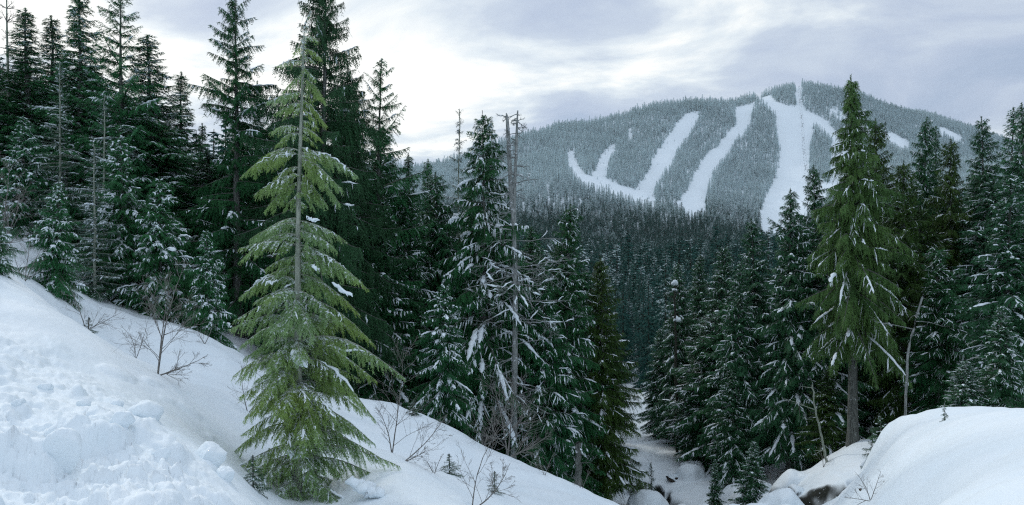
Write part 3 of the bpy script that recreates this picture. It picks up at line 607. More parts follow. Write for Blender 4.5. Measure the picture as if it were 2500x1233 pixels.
# rows crowding behind, nothing tells these apart
def clear(x, y, m): return all((x - a) ** 2 + (y - b_) ** 2 > (m) ** 2 for a, b_, c in TREES)
rg = np.random.default_rng(99)
env = np.array([(-150,150),(0,90),(120,110),(250,120),(400,200),(455,330),(500,360),(560,300),(700,240),(850,230),(930,360),(1000,430),(1100,430),(1200,440),(1300,560),(1400,600),(1480,700),(1530,760),(1560,800),(1620,740),(1700,690),(1800,620),(1900,560),(2000,500),(2100,450),(2200,430),(2300,400),(2400,370),(2500,330),(2650,300)], float)
cnt_b = 0
keysL = ['spire_a', 'spire_b', 'spire_c', 'dense_dark', 'dense_dark']; keysR = ['dense_dark', 'laden_b', 'laden', 'spire_b', 'dense_dark', 'olive_tree']
for px0 in np.arange(-120, 2640, 46):
    for row, (dl, dh) in enumerate(((29, 34), (34, 41), (42, 52), (54, 68))):
        if row == 0 and (px0 > 1000 or px0 < -100): continue
        px = px0 + rg.uniform(-20, 20); d = rg.uniform(dl, dh)
        x = (px - CX) / FX * d
        if creek_dist(np.array([x]), np.array([d]))[0] < 4.5: continue
        if 1470 < px < 1645: continue
        if not clear(x, d, 1.3): continue
        top = np.interp(px, env[:, 0], env[:, 1]) + rg.uniform(0, 110) + row * 12
        if px < 1500: lab, g_, ks = 'dark snow flecked conifer crowded among others deep in the forest left of the ravine', 'crowded conifers deep in the left forest', keysL
        else: lab, g_, ks = 'dark snow flecked conifer crowded among others deep in the forest right of the ravine', 'crowded conifers deep in the right forest', keysR
        zb = gz(x, d); H = (CY - top) / FX * d - zb
        if H < 6: continue
        H = min(H, 27)
        kk = ks[rg.integers(len(ks))]
        if kk == 'olive_tree' and px < 2040: kk = 'laden'
        plant('fir_tree', kk, px, CY - (zb - 0.15 + H) * FX / d, d, rg.uniform(2.5, 3.5) * FX / d, lab, g_); cnt_b += 1
print('back trees', cnt_b, 'near', len(TREES))

# ------------------------------------------------------------ the yellow-green hemlock in front
def hero():
    rg = np.random.default_rng(21); d = 10.0
    tpx = [(725,1300),(726,1100),(728,900),(727,700),(728,520),(735,300),(740,150),(742,75),(749,38),(760,26)]
    base = at(725, 1300, d); root = empty('hemlock_tree', base); base_g = gz(base[0], base[1]); root.location = (base[0], base[1], base_g - .05)
    tag(root, 'tall yellow green hemlock with tiered drooping sprays standing alone in the foreground snow', 'conifer tree')
    org = np.array(root.location)
    def loc(px, py, dd=d): return at(px, py, dd) - org
    ty = np.array([p[1] for p in tpx], float); txx = np.array([p[0] for p in tpx], float)
    def tr_x(py): return np.interp(-py, -ty, txx)
    P = np.array([loc(tr_x(y_), y_) for y_ in np.linspace(1300, 26, 40)]); P[0, 2] = min(P[0, 2], -0.05)
    left = [(110,712,135),(150,690,170),(185,682,225),(225,668,262),(250,690,290),(318,650,322),(330,668,352),(368,590,427),(380,640,415),(410,648,470),(430,640,480),(445,655,520),(470,690,515),
            (535,572,582),(548,600,585),(575,590,640),(600,612,610),(630,640,660),(650,610,690),(690,565,728),(705,612,740),(745,600,775),(775,585,800),(800,555,858),(830,585,880),(880,640,930),(905,615,985),(930,640,1000),
            (985,573,1032),(1010,610,1050),(1040,563,1110),(1080,590,1130),(1110,603,1160),(1150,600,1215),(1190,620,1240),(855,680,905),(1215,600,1262)]
    right = [(90,785,110),(120,790,150),(165,778,205),(190,802,255),(240,792,300),(262,770,300),(310,790,345),(360,790,400),(376,876,432),(385,850,470),(395,835,495),(420,800,505),(440,780,500),(455,760,515),
             (540,835,592),(548,800,575),(568,822,612),(598,890,705),(620,850,660),(650,882,685),(668,865,772),(710,850,780),(740,908,852),(780,880,830),(835,988,922),(850,900,950),(870,918,1025),(890,880,1022),(930,860,1030),
             (970,905,1105),(1010,880,1090),(1050,908,1150),(1095,958,1178),(1120,945,1222),(1160,880,1230),(1200,930,1250)]
    S = []; Lh = []; kind = []
    for lst in (left, right):
        for y0, px, py in lst:
            a = loc(tr_x(y0), y0); e = loc(px, py); dx = abs(e[0] - a[0]); e[1] += dx * rg.normal(0, .45)
            s = np.linspace(0, 1, 10)[:, None]; arch = dx * rg.uniform(0.10, 0.24)
            C = a + (e - a) * s; C[:, 2] += 4 * arch * (s[:, 0] * (1 - s[:, 0])) * (1.1 - .5 * s[:, 0])
            C += np.cumsum(rg.normal(0, .004, C.shape), 0); S.append(C); Lh.append(np.linalg.norm(e - a))
    ys = np.array([b_[0] for b_ in left + right], float); hl = np.array(Lh)
    envy = np.array([(60,.12),(150,.28),(250,.42),(330,.42),(390,.75),(470,.6),(520,.25),(560,.75),(640,.9),(720,.95),(800,1.05),(900,1.1),(1000,1.05),(1100,1.1),(1260,1.15)])
    for i in range(118):
        y0 = 70 + (1270 - 70) * (i + rg.random()) / 78 if i < 78 else rg.uniform(820, 1270)
        if 497 < y0 < 530 or 512 < y0 < 528: continue
        az = rg.choice([-1, 1]) * math.pi / 2 + rg.normal(0, .5); L_ = np.interp(y0, envy[:, 0], envy[:, 1]) * rg.uniform(.6, 1.0)
        if math.sin(az) < 0 and y0 < 640:
            if rg.random() < .5: continue
            L_ *= .45
        a = loc(tr_x(y0), y0)[None]; e0 = np.radians([rg.uniform(-5, 22)])
        C = spine(a, np.array([az]), np.array([L_]), e0, np.array([rg.uniform(.35, .7)]), np.array([0.0]), 10, np.array([rg.normal(0, .12)]))[0]
        S.append(C); Lh.append(L_)
    S = np.array(S); Lh = np.array(Lh)
    tint = rg.random(len(Lh))
    crown = Acc()
    V, F, T, lat = fronds(S, Lh, rg, ls=.046, ratio=.40, lmax=.30, ts=.015, tl=.050, tw=.016, hang=.5, sag=.5, ang=(40, 70), smin=.07, roll=.35, tint=tint); crown.add(V, F, T)
    # second order sprays off the longer laterals
    P_, D_, l_, sg_, s_, bi_ = lat
    pk = np.where((l_ > .16) & (rg.random(len(l_)) < .42))[0]
    u = np.linspace(0, 1, 6)[None, :, None]
    C = P_[pk][:, None] + D_[pk][:, None] * l_[pk][:, None, None] * u; C[..., 2] -= sg_[pk][:, None] * l_[pk][:, None] * u[..., 0] ** 2
    V, F, T, lat2 = fronds(C, l_[pk], rg, ls=.035, ratio=.42, lmax=.13, ts=.013, tl=.034, tw=.013, hang=.5, sag=.5, ang=(35, 60), smin=.15, roll=.4, tint=tint[bi_[pk]], tipw=.2); crown.add(V, F, T)
    ld = P[-6:][None]; ii = np.linspace(0, 5, 10); ldi = np.stack([np.interp(ii, range(6), ld[0, :, c]) for c in range(3)], -1)[None]
    V, F, T, _ = fronds(ldi, np.array([.8]), rg, ls=.03, ratio=.2, lmax=.16, ts=.014, tl=.04, tw=.013, hang=.5, sag=.4, smin=0); crown.add(V, F, T)
    obj('crown', crown.mesh('hemlock_crown', M['hero']), root)
    print('hero tris', sum(len(f) for f in crown.F))
    obj('trunk', trunk_mesh('hemlock_trunk', P, .085, .012, M['bark_pale'], S, Lh, 12, .011, rg), root)
    sa = Acc(); snow_on(sa, S, Lh, lat, rg, .22, .035, .030, big=.1)
    # the bigger clumps seen on the right limb, above the middle and at the foot
    def clump(px, py, dd, L_, w_, sl, n=1, ax=1):
        for _ in range(n):
            a = loc(px + rg.uniform(-6, 6) * (n > 1), py + rg.uniform(-6, 6) * (n > 1), dd); s = np.linspace(0, 1, 9)[:, None]
            C = a + np.array([L_ * ax, 0, -sl * L_]) * s; C[:, 2] += .02 * np.sin(s[:, 0] * 9); snow_tubes(sa, C[None], np.array([w_]), np.array([w_ * .8]), rg, 8)
    clump(795, 846, 9.9, .62, .035, .15); clump(705, 868, 9.55, .17, .07, .6, 3); clump(722, 880, 9.5, .16, .075, .8, 3); clump(680, 860, 9.6, .12, .05, .2, 2)
    clump(812, 690, 9.8, .28, .035, .75, 2); clump(760, 650, 9.8, .15, .035, .5); clump(650, 695, 9.9, .2, .025, -.3); clump(745, 535, 9.7, .2, .025, .2, 2)
    clump(845, 1178, 9.4, .45, .10, .35, 4); clump(870, 1195, 9.3, .4, .11, .3, 3); clump(700, 1110, 9.5, .2, .035, .4, 2)
    obj('snow', sa.mesh('hemlock_snow', M['snow'], True), root)
    TREES.append((base[0], base[1], 1.0))
hero()

# ------------------------------------------------------------ bare trees, shrubs and dead wood
def grow(acc, p, dirv, L, r, depth, rg, spread=.55, n=6, kids=(4, 7), curve=.12, grav=0.02, sides=4, tips=None, ratio=(.35, .6)):
    pts = [p.copy()]; dv = dirv / np.linalg.norm(dirv); dirs = [dv]
    for i in range(n):
        dv = dv + rg.normal(0, curve, 3) * .5 + np.array([0, 0, grav]); dv /= np.linalg.norm(dv); pts.append(pts[-1] + dv * L / n); dirs.append(dv)
    C = np.array(pts); W = np.linspace(r, max(r * .35, .0022), n + 1)
    V, F = tubes(C[None], W[None], None, sides); acc.add(V, F)
    if tips is not None: tips.append((C, L))
    if depth <= 0: return
    for k in range(rg.integers(*kids)):
        s = rg.uniform(.22, .97); i = int(s * n); q = C[i] + (C[min(i + 1, n)] - C[i]) * (s * n - i)
        ax = rg.normal(0, 1, 3); ax -= ax @ dirs[i] * dirs[i]; ax /= np.linalg.norm(ax)
        a = rg.uniform(spread * .6, spread * 1.5); nd = dirs[i] * math.cos(a) + ax * math.sin(a)
        grow(acc, q, nd, L * rg.uniform(*ratio) * (1.15 - s * .5), r * .5 * (1.1 - .5 * s), depth - 1, rg, spread, max(3, n - 1), kids, curve * 1.2, grav, 3, tips, ratio)
def shrub(px, py, d, tips, label, seed, depth=3, kids=(5, 9), r=.014, cat='bare shrub', name='bare_shrub', spread=.6, ratio=(.35, .6), matk='twig', fix=None, group=None):
    """stems from the ground at (px, py) to the given pixel tips"""
    rg = np.random.default_rng(seed); x, y = (px - CX) / FX * d, d; z = gz(x, y) - .05 if fix is None else fix
    root = empty(name, (x, y, z)); tag(root, label, cat, group)
    for (tx, ty) in tips:
        e = at(tx, ty, d + rg.uniform(-.4, .4) * .6) - np.array([x, y, z]); L = np.linalg.norm(e); a = Acc(); tw = Acc()
        n = 10; pts = []; per = np.cross(e, (0, 1, 0)); per = per / np.linalg.norm(per); bw = rg.normal(0, .04) * L
        for i in range(n + 1):
            s = i / n; pts.append(e * s + per * bw * math.sin(math.pi * s) + rg.normal(0, .004, 3) * L * s)
        C = np.array(pts); W = np.linspace(r, .003, n + 1); V, F = tubes(C[None], W[None], None, 6); a.add(V, F); dv = e / L
        for k in range(int(rg.integers(*kids) * 2.4)):
            s = rg.uniform(.08, .97); q = C[int(s * n)] + (C[min(int(s * n) + 1, n)] - C[int(s * n)]) * (s * n - int(s * n))
            ax = rg.normal(0, 1, 3); ax[1] *= .8; ax -= ax @ dv * dv; ax /= np.linalg.norm(ax); an = rg.uniform(.45, 1.1)
            grow(tw, q, dv * math.cos(an) + ax * math.sin(an), L * rg.uniform(*ratio) * (1.1 - .75 * s), r * .42 * (1.1 - .6 * s), depth - 1, rg, spread, 6, kids, .16, .03, 3, None, ratio)
        obj('stem', a.mesh('stem', M[matk], True), root); obj('twigs', tw.mesh('twigs', M[matk], False), root)
    return root
shrub(385, 905, 11.3, [(447, 650), (412, 700), (505, 870)], 'bare multi stemmed alder rising from the left snow crest', 1, 3, (4, 7), .016)
shrub(210, 800, 13, [(170, 700), (255, 765), (300, 760)], 'tangle of bare leaning twigs over the left snow gully', 2, 2, (4, 6), .010)
shrub(605, 965, 13.5, [(655, 880), (590, 895)], 'low bare bush left of the yellow green hemlock', 3, 2, (4, 6), .010)
shrub(957, 1118, 12.0, [(988, 850), (925, 1000)], 'upright bare sapling in snow right of the yellow green hemlock', 4, 2, (5, 8), .014)
shrub(985, 1148, 11.5, [(1092, 1010), (1040, 1100)], 'bare sapling leaning right beside the upright bare one', 5, 3, (3, 6), .012)
shrub(1152, 1240, 9.6, [(1220, 1040), (1245, 1130)], 'bare sapling rising from the bottom edge at centre', 6, 3, (4, 6), .012)
shrub(1240, 1120, 18.6, [(1262, 930), (1345, 1060), (1205, 930)], 'bare bush with long arching twigs at the foot of the dead snag', 7, 2, (6, 9), .030, ratio=(.4, .7))
shrub(2125, 1235, 12, [(2095, 1160), (2150, 1150), (2060, 1215)], 'bare twigs at the left edge of the right snow dome', 8, 2, (3, 5), .008)
shrub(5, 600, 20, [(25, 400), (-20, 420), (60, 480)], 'bare pale shrub at the left frame edge before the forest', 9, 3, (4, 7), .03)
shrub(1180, 1085, 19.3, [(1210, 985), (1150, 1000)], 'small bare bush on the middle snow crest', 10, 2, (3, 5), .014)
shrub(60, 640, 15, [(30, 600), (75, 570), (100, 610)], 'low bare brush poking from the snow at far left', 12, 2, (3, 5), .010)
shrub(330, 880, 12.6, [(300, 800), (360, 790)], 'thin bare twigs just left of the bare multi stemmed alder', 13, 2, (4, 6), .008)
shrub(500, 850, 18.5, [(520, 790), (480, 800)], 'small bare twigs under the low bushy fir in the snow gully', 14, 2, (3, 5), .012)
shrub(1060, 1190, 11.5, [(1080, 1110), (1035, 1120)], 'fine bare twigs in the hollow between the two leaning saplings and the centre one', 15, 2, (3, 5), .007)
shrub(1330, 1185, 16.5, [(1350, 1110), (1310, 1120)], 'fine bare twigs on the lower centre slope right of the dead snag', 16, 2, (3, 5), .009)
shrub(1420, 1205, 16.5, [(1440, 1150), (1400, 1160)], 'small bare sprig near the right end of the centre slope', 17, 2, (3, 4), .008)
shrub(2010, 1150, 28.5, [(2000, 1090), (2030, 1100)], 'bare brush on the snow bank above the dark creek gap', 18, 2, (3, 5), .014)
shrub(1890, 1200, 31, [(1880, 1140), (1910, 1150)], 'bare brush on the snow bank left of the dark creek gap', 19, 2, (3, 5), .014)
# bare larch at upper left
def bare_tree(px, top, d, label, seed, lean=0.0, r=.13):
    rg = np.random.default_rng(seed); x, y = (px - CX) / FX * d, d; z = gz(x, y) - .1; H = (CY - top) / FX * d - z
    root = empty('bare_larch', (x, y, z)); tag(root, label, 'bare tree')
    P = np.array([[lean * H * s * s + .08 * math.sin(5 * s), 0, H * s] for s in np.linspace(0, 1, 20)]); a = Acc(); V, F = tubes(P[None], np.linspace(r, .02, 20)[None], None, 8); a.add(V, F)
    obj('trunk', a.mesh('bare_trunk', M['bark_pale'], True), root); tw = Acc()
    for k in range(46):
        s = rg.uniform(.45, 1.0); q = P[int(s * 18.9)]; az = rg.uniform(0, 6.28); L = (1.15 - s) * 3.4 * rg.uniform(.4, 1)
        grow(tw, q, np.array([math.cos(az), math.sin(az), rg.uniform(-.1, .5)]), L, .022, 2, rg, .6, 6, (3, 6), .2, .01, 3)
    obj('branches', tw.mesh('bare_branches', M['twig'], False), root)
bare_tree(20, -45, 31, 'bare leafless larch with pale trunk at the upper left corner', 31)
bare_tree(-12, 20, 33, 'second bare leafless tree cut by the left frame edge', 32, .02, .1)
# the dead snag with two broken tops
def snag():
    rg = np.random.default_rng(5); d = 29.0; x = (1252 - CX) / FX * d; z = gz(x, d) - .2
    root = empty('dead_snag', (x, d, z)); tag(root, 'grey dead snag with twin broken tops and bare snowy limbs at centre', 'dead tree'); org = np.array([x, d, z])
    def loc(px, py): return at(px, py, d) - org
    a = Acc(); P = [np.array([0, 0, 0.])] + [loc(*q) for q in ((1256, 1000), (1257, 850), (1258, 700), (1256, 600), (1255, 480), (1260, 380), (1262, 310), (1264, 270))]
    P = np.array([np.array([np.interp(t, np.linspace(0, 1, len(P)), [p[c] for p in P]) for c in range(3)]) for t in np.linspace(0, 1, 40)])
    rr = np.interp(P[:, 2] / P[-1, 2], [0, .4, .7, .95, 1], [.16, .135, .105, .065, .035]) * (1 + rg.normal(0, .06, 40)); V, F = tubes(P[None], rr[None], None, 10); a.add(V, F)
    Q = np.array([loc(*q) for q in ((1256, 560), (1248, 470), (1243, 380), (1240, 320), (1238, 285), (1236, 276))]); V, F = tubes(Q[None], np.array([[.12, .11, .10, .09, .07, .02]]), None, 9); a.add(V, F)
    obj('trunk', a.mesh('snag_trunk', M['deadwood'], True), root)
    b_ = Acc(); sn = Acc(); tips = []
    for k in range(120):
        u = rg.random(); base = P[int(4 + u * 35)] if k % 4 or u < .45 else Q[rg.integers(1, 5)]
        hgt = base[2] / P[-1, 2]; az = rg.choice([0, math.pi]) + rg.normal(0, .8) if k % 2 else rg.uniform(0, 6.28)
        L = np.interp(hgt, [.15, .45, .6, .85, 1], [1.6, 2.6, 3.0, 1.0, .5]) * rg.uniform(.35, 1.1)
        grow(b_, base, np.array([math.cos(az), math.sin(az), rg.uniform(-.35, .25)]), L, .03, 2, rg, .65, 6, (3, 6), .28, -.03, 3, tips)
    for C, L in tips:
        if L > .5 and rg.random() < .3:
            i = rg.integers(0, 3); Cc = C[i:i + 4]
            if len(Cc) < 4: continue
            w = rg.uniform(.02, .06); tt = np.linspace(0, 3, 7); Cc = np.stack([np.interp(tt, range(4), Cc[:, c]) for c in range(3)], -1); snow_tubes(sn, Cc[None], np.array([w]), np.array([w * .7]), rg)
    obj('limbs', b_.mesh('snag_limbs', M['deadwood'], False), root); obj('snow', sn.mesh('snag_snow', M['snow'], True), root)
snag()
def log_(name, pts, d, r0, r1, label, matk='deadwood', cat='dead trunk', cap=0, br=0, seed=0):
    rg = np.random.default_rng(seed); P = np.array([at(a, b_, dd) for a, b_, dd in pts]); P[0, 2] = gz(P[0, 0], P[0, 1]) - .2; org = P[0].copy(); P = P - org
    root = empty(name, org); tag(root, label, cat); n = 18; tt = np.linspace(0, 1, n); C = np.stack([np.interp(tt, np.linspace(0, 1, len(P)), P[:, c]) for c in range(3)], -1) + rg.normal(0, .02, (n, 3))
    a = Acc(); V, F = tubes(C[None], (np.linspace(r0, r1, n) * (1 + rg.normal(0, .07, n)))[None], None, 9); a.add(V, F); obj('trunk', a.mesh('log', M[matk], True), root)
    if br:
        b_ = Acc()
        for k in range(br):
            q = C[rg.integers(2, n - 1)]; az = rg.uniform(0, 6.28); grow(b_, q, np.array([math.cos(az), math.sin(az), .2]), rg.uniform(.3, 1.6), .025, 1, rg, .5, 5, (1, 4), .2, -.02, 3)
        obj('limbs', b_.mesh('log_limbs', M[matk], False), root)
    if cap:
        sn = Acc(); tp = C[-1]
        for q, w in ((tp, cap), (C[-3], cap * .7), (C[int(n * .55)] + np.array([.15, 0, 0]), cap * 1.1)):
            s = np.linspace(-1, 1, 8)[:, None]; snow_tubes(sn, (q + np.array([w * 1.3, 0, -.1 * w]) * s)[None], np.array([w]), np.array([w * .9]), rg, 8)
        obj('snow', sn.mesh('log_snow', M['snow'], True), root)
log_('broken_tree', [(2205, 1000, 27), (2215, 880, 27), (2233, 780, 27), (2256, 715, 27)], 27, .065, .035, 'leaning broken grey trunk in the dark hollow right of the mossy giant', br=5, seed=1)
log_('broken_tree', [(2022, 1110, 29), (2000, 1040, 29), (1988, 990, 29), (1985, 940, 29)], 29, .055, .03, 'thin pale bent trunk left of the mossy giant foot', 'bark_pale', br=3, seed=2)
log_('broken_tree', [(1652, 1050, 46), (1650, 850, 46), (1648, 740, 46), (1648, 695, 46)], 46, .12, .06, 'narrow broken snag with snow caps right of the creek', 'bark_dark', cap=.22, br=34, seed=3)
log_('broken_tree', [(1412, 1260, 24), (1412, 1130, 24), (1410, 1080, 24)], 24, .14, .10, 'bare dark lower trunk left of the creek mouth', 'bark', br=2, seed=4)

# ------------------------------------------------------------ loose snow blocks and creek boulders
def blob(name, c, rx, ry, rz, seed, matk, rough=.25, sub=4, squash=None):
    import bmesh
    bm = bmesh.new(); bmesh.ops.create_icosphere(bm, subdivisions=sub, radius=1); V = np.array([v.co[:] for v in bm.verts]); F = np.array([[v.index for v in f.verts] for f in bm.faces]); bm.free()
    rg = np.random.default_rng(seed); V = V * (1 + rough * (fbm(V[:, 0] * 1.7 + seed * 3.1, V[:, 1] * 1.7 + V[:, 2] * 1.3, 4, seed)))[:, None]
    if squash: # planar facets of a broken block
        for k in range(squash):
            nv = rg.normal(0, 1, 3); nv /= np.linalg.norm(nv); dd = V @ nv; lim = rg.uniform(.55, .85); over = np.maximum(0, dd - lim); V = V - nv * over[:, None] * .88
    V = V * np.array([rx, ry, rz]); a = rg.uniform(0, 6.28); V = np.c_[V[:, 0] * math.cos(a) * 1 - V[:, 1] * math.sin(a), V[:, 0] * math.sin(a) + V[:, 1] * math.cos(a), V[:, 2]]
    V = V + .012 * np.c_[fbm(V[:, 1] * 30, V[:, 2] * 30, 2, 3), fbm(V[:, 0] * 30, V[:, 2] * 30, 2, 4), fbm(V[:, 0] * 30, V[:, 1] * 30, 2, 5)]
    o = obj(name, mesh(name, V, F, M[matk], True)); o.location = c; return o
for i, (px, py, d, rx, rz, sq, lab) in enumerate([
    (352,1000,5.6,.15,.11,2,'round snow boulder on the rough bank below the bare alder'),
    (158,1165,3.75,.11,.15,6,'upright pointed snow block at lower left'),
    (285,985,5.7,.06,.05,3,'small snow block left of the round snow boulder'),
    (300,1100,4.5,.085,.085,5,'chunky snow block in the middle of the rough bank'),
    (510,1150,5.1,.13,.13,5,'large broken snow block at the right end of the rough bank'),
    (550,1185,4.9,.08,.08,5,'smaller snow block just right of the large broken one'),
    (205,1000,5.3,.055,.05,3,'greyish small snow block high on the rough bank'),
    (45,1000,4.6,.05,.05,4,'greyish snow lump at the left edge of the rough bank'),
    (395,1160,4.3,.06,.05,4,'little snow block low on the rough bank near centre'),
    (110,940,5.6,.06,.05,2,'small rounded snow lump on the upper left of the rough bank')]):
    d *= 1.38; rx *= 1.35; rz *= 1.35; x, y = (px - CX) / FX * d, d; zz_ = float(ground([x], [y], True)[0])
    tag(blob('snow_block', (x, y, zz_ + rz * .25), rx, rx * .9, rz, 40 + i, 'snow', .25, 4, sq), lab, 'snow block', 'snow blocks on the rough bank')
for i, (px, py, d, r_, lab) in enumerate([(1690,1100,41,.8,'brown bare rock outcrop under the firs right of the creek'), (1745,1085,42,.6,'brown bare rock right of the larger outcrop'), (1640,1120,40,.4,'small dark rock left of the brown outcrop'),
                                   (2112,1190,14.5,.09,'small brown stub by the twigs at the right dome edge')]):
    x, y = (px - CX) / FX * d, d; tag(blob('creek_rock', (x, y, gz(x, y) + r_ * .2), r_ * 1.3, r_, r_ * .8, 60 + i, 'rock', .4, 4, 5), lab, 'rock')

# ------------------------------------------------------------ mountain forest
def far_tree(name, seed, H=18.0, Rb=2.8, nb=70, power=.8, ls=.55, ts=.34, tl=.62, tw=.34, droop=.35):
    rg = np.random.default_rng(seed); q = (np.arange(nb) + rg.random(nb)) / nb; h = .05 + .93 * q; az = np.arange(nb) * 2.39996 + rg.normal(0, .5, nb)
    L = Rb * (1 - h) ** power * rg.normal(1, .2, nb).clip(.5, 1.4) + .15; st = np.c_[np.zeros(nb), np.zeros(nb), h * H]
    sp = spine(st, az, L, np.radians(-8 + 35 * h ** 2), droop * rg.uniform(.6, 1.4, nb), np.full(nb, .08), 5)
    V, F, T, lat = fronds(sp, L, rg, ls, .36, .9, ts, tl, tw, .4, .4); a = Acc(); a.add(V, F, T)
    P = np.array([[0, 0, z] for z in np.linspace(0, H, 6)]); V2, F2 = tubes(P[None], np.linspace(.25, .03, 6)[None], None, 5); F2 = np.r_[F2[:, :3], F2[:, [0, 2, 3]]]; nF = len(F)
    a.add(V2, F2)
    V = np.concatenate(a.V); F = np.concatenate(a.F); mi = np.r_[np.zeros(nF), np.ones(len(F2))]
    return mesh(name, V, F, [M['far'], M['bark_dark']], False, {'tint': np.concatenate(a.T)}, mi)
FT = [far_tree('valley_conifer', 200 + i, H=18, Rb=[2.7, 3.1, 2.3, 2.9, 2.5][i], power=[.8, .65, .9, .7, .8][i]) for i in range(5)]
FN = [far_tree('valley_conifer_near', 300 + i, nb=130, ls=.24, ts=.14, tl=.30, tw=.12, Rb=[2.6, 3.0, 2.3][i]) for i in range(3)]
# ski runs cleared through the forest, outlines in photo pixels of the crop they were measured on
def crop(pts): return np.array([(1360 + a / 2.371, 160 + b_ / 2.371) for a, b_ in pts])
RUNS = [crop(p) for p in [
 [(55,510),(98,488),(102,530),(125,590),(170,632),(200,640),(225,600),(255,520),(300,475),(345,447),(345,475),(300,545),(285,610),(295,660),(340,685),(440,715),(450,765),(380,745),(270,705),(160,688),(110,645),(75,590)],
 [(412,370),(455,352),(430,375),(425,415),(412,420)],
 [(745,280),(835,262),(800,330),(765,400),(700,470),(665,560),(600,640),(565,700),(565,800),(440,770),(455,715),(510,650),(560,540),(610,460),(655,400),(700,330)],
 [(1040,240),(1120,225),(1145,200),(1140,240),(1118,290),(1125,315),(1090,370),(1040,420),(960,540),(900,600),(880,680),(860,760),(860,840),(780,860),(690,800),(750,730),(800,620),(850,540),(960,440),(1010,370),(1040,330),(1035,260)],
 [(1145,198),(1235,170),(1265,208),(1375,243),(1385,225),(1380,115),(1415,113),(1418,210),(1440,262),(1480,275),(1560,318),(1590,362),(1660,410),(1760,440),(1700,640),(1500,800),(1300,1000),(1200,975),(1165,880),(1200,780),(1240,700),(1280,600),(1295,470),(1272,390),(1268,270),(1200,205)],
 [(1570,248),(1650,265),(1680,295),(1760,330),(1840,390),(1780,400),(1740,350),(1670,305),(1590,265)],
 [(1890,390),(1950,395),(2040,440),(2030,490),(1960,460),(1890,415)],
 [(2170,355),(2240,360),(2320,400),(2365,430),(2320,440),(2230,385)],
 [(440,765),(560,770),(700,790),(690,800),(560,785),(440,775)]]]
ISLE = crop([(1490,345),(1540,385),(1592,430),(1592,500),(1575,680),(1455,640),(1470,480)])
def inpoly(poly, x, y):
    c = np.zeros(x.shape, bool); n = len(poly)
    for i in range(n):
        (x1, y1), (x2, y2) = poly[i], poly[(i + 1) % n]
        hit = ((y1 > y) != (y2 > y)) & (x < (x2 - x1) * (y - y1) / ((y2 - y1) or 1e-9) + x1); c ^= hit
    return c
rg = np.random.default_rng(1234)
def candidates(d0, d1, step, pxa, pxb):
    xs, ys = np.meshgrid(np.arange(-d1 * 1.0, d1 * 1.15, step), np.arange(d0, d1, step)); x = (xs + rg.uniform(-.45, .45, xs.shape) * step).ravel(); y = (ys + rg.uniform(-.45, .45, ys.shape) * step).ravel()
    px = CX + x / y * FX; k = (px > pxa) & (px < pxb); return x[k], y[k]
xa, ya = candidates(230, 1000, 6.0, -150, 2700); xb, yb = candidates(1000, 2750, 7.6, 850, 2700)
x = np.r_[xa, xb]; y = np.r_[ya, yb]; z = ground(x, y); px = CX + x / y * FX; py = CY - z / y * FX
rdp = np.array(ridge); k = (y < np.interp(px, rdp[:, 0], rdp[:, 2]) + 60); x, y, z, px, py = x[k], y[k], z[k], px[k], py[k]
hgt = rg.normal(18.5, 5.0, len(x)).clip(7, 33) * np.interp(y, [500, 1200, 2300], [1.0, 1.0, 1.15]) * (1 + .25 * fbm(x / 90, y / 90, 2, 500))
pyt = py - hgt * .62 / y * FX; wx_ = 3.0 * fbm(x / 14, y / 14, 2, 501)
clearing = np.zeros(len(x), bool)
for poly in RUNS: clearing |= inpoly(poly, px + wx_, py) | inpoly(poly, px + wx_, pyt)
clearing &= ~inpoly(ISLE, px + wx_, py)
clearing &= y > 950
drop = (rg.random(len(x)) < 0.06)
keep = ~clearing & ~drop
lit = clearing & (rg.random(len(x)) < 0.02) & (px < 1730)     # a few saplings on the lower runs
hgt = np.where(lit, hgt * .3, hgt); keep |= lit
x, y, z, px, py, hgt = x[keep], y[keep], z[keep], px[keep], py[keep], hgt[keep]
print('forest trees', len(x))
# single conifers one can tell apart in the valley: the ones nearest to the camera
vx, vy = candidates(72, 232, 5.4, -100, 2650)
cdv = creek_dist(vx, vy); vq = CX + vx / vy * FX; k = (cdv > 5) & ~((vq > 1505) & (vq < 1600) & (vy < 100)); vx, vy = vx[k], vy[k]; vz = ground(vx, vy); vpx = CX + vx / vy * FX
# keep those the ravine opens onto first, then thin out the hidden ones
pri = np.where((vpx > 1430) & (vpx < 1960), 0, 1) * 300 + vy * .6 + rg.random(len(vx)) * 30; order = np.argsort(pri)[:175]
protos = []
for j, i in enumerate(order):
    m_ = FN[j % 3]; o = bpy.data.objects.new('valley_conifer', m_); COL.objects.link(o)
    hh_ = rg.uniform(14, 20) ; o.location = (vx[i], vy[i], vz[i] - .3); s_ = hh_ / 18; o.scale = (s_ * rg.uniform(.85, 1.15), s_ * rg.uniform(.85, 1.15), s_); o.rotation_euler = (0, 0, rg.uniform(0, 6.28))
    tag(o, 'snow dusted conifer in the valley forest behind the ravine', 'conifer tree', 'conifers in the valley behind the ravine')
rest = np.argsort(pri)[175:]
x = np.r_[x, vx[rest]]; y = np.r_[y, vy[rest]]; z = np.r_[z, vz[rest]]; hgt = np.r_[hgt, rg.uniform(13, 19, len(rest))]
me = bpy.data.meshes.new('mountain_forest'); me.vertices.add(len(x)); me.vertices.foreach_set('co', np.c_[x, y, z - .4].astype(np.float32).ravel())
sc_ = hgt / 18; wv_ = sc_ * rg.uniform(1.0, 1.55, len(x))
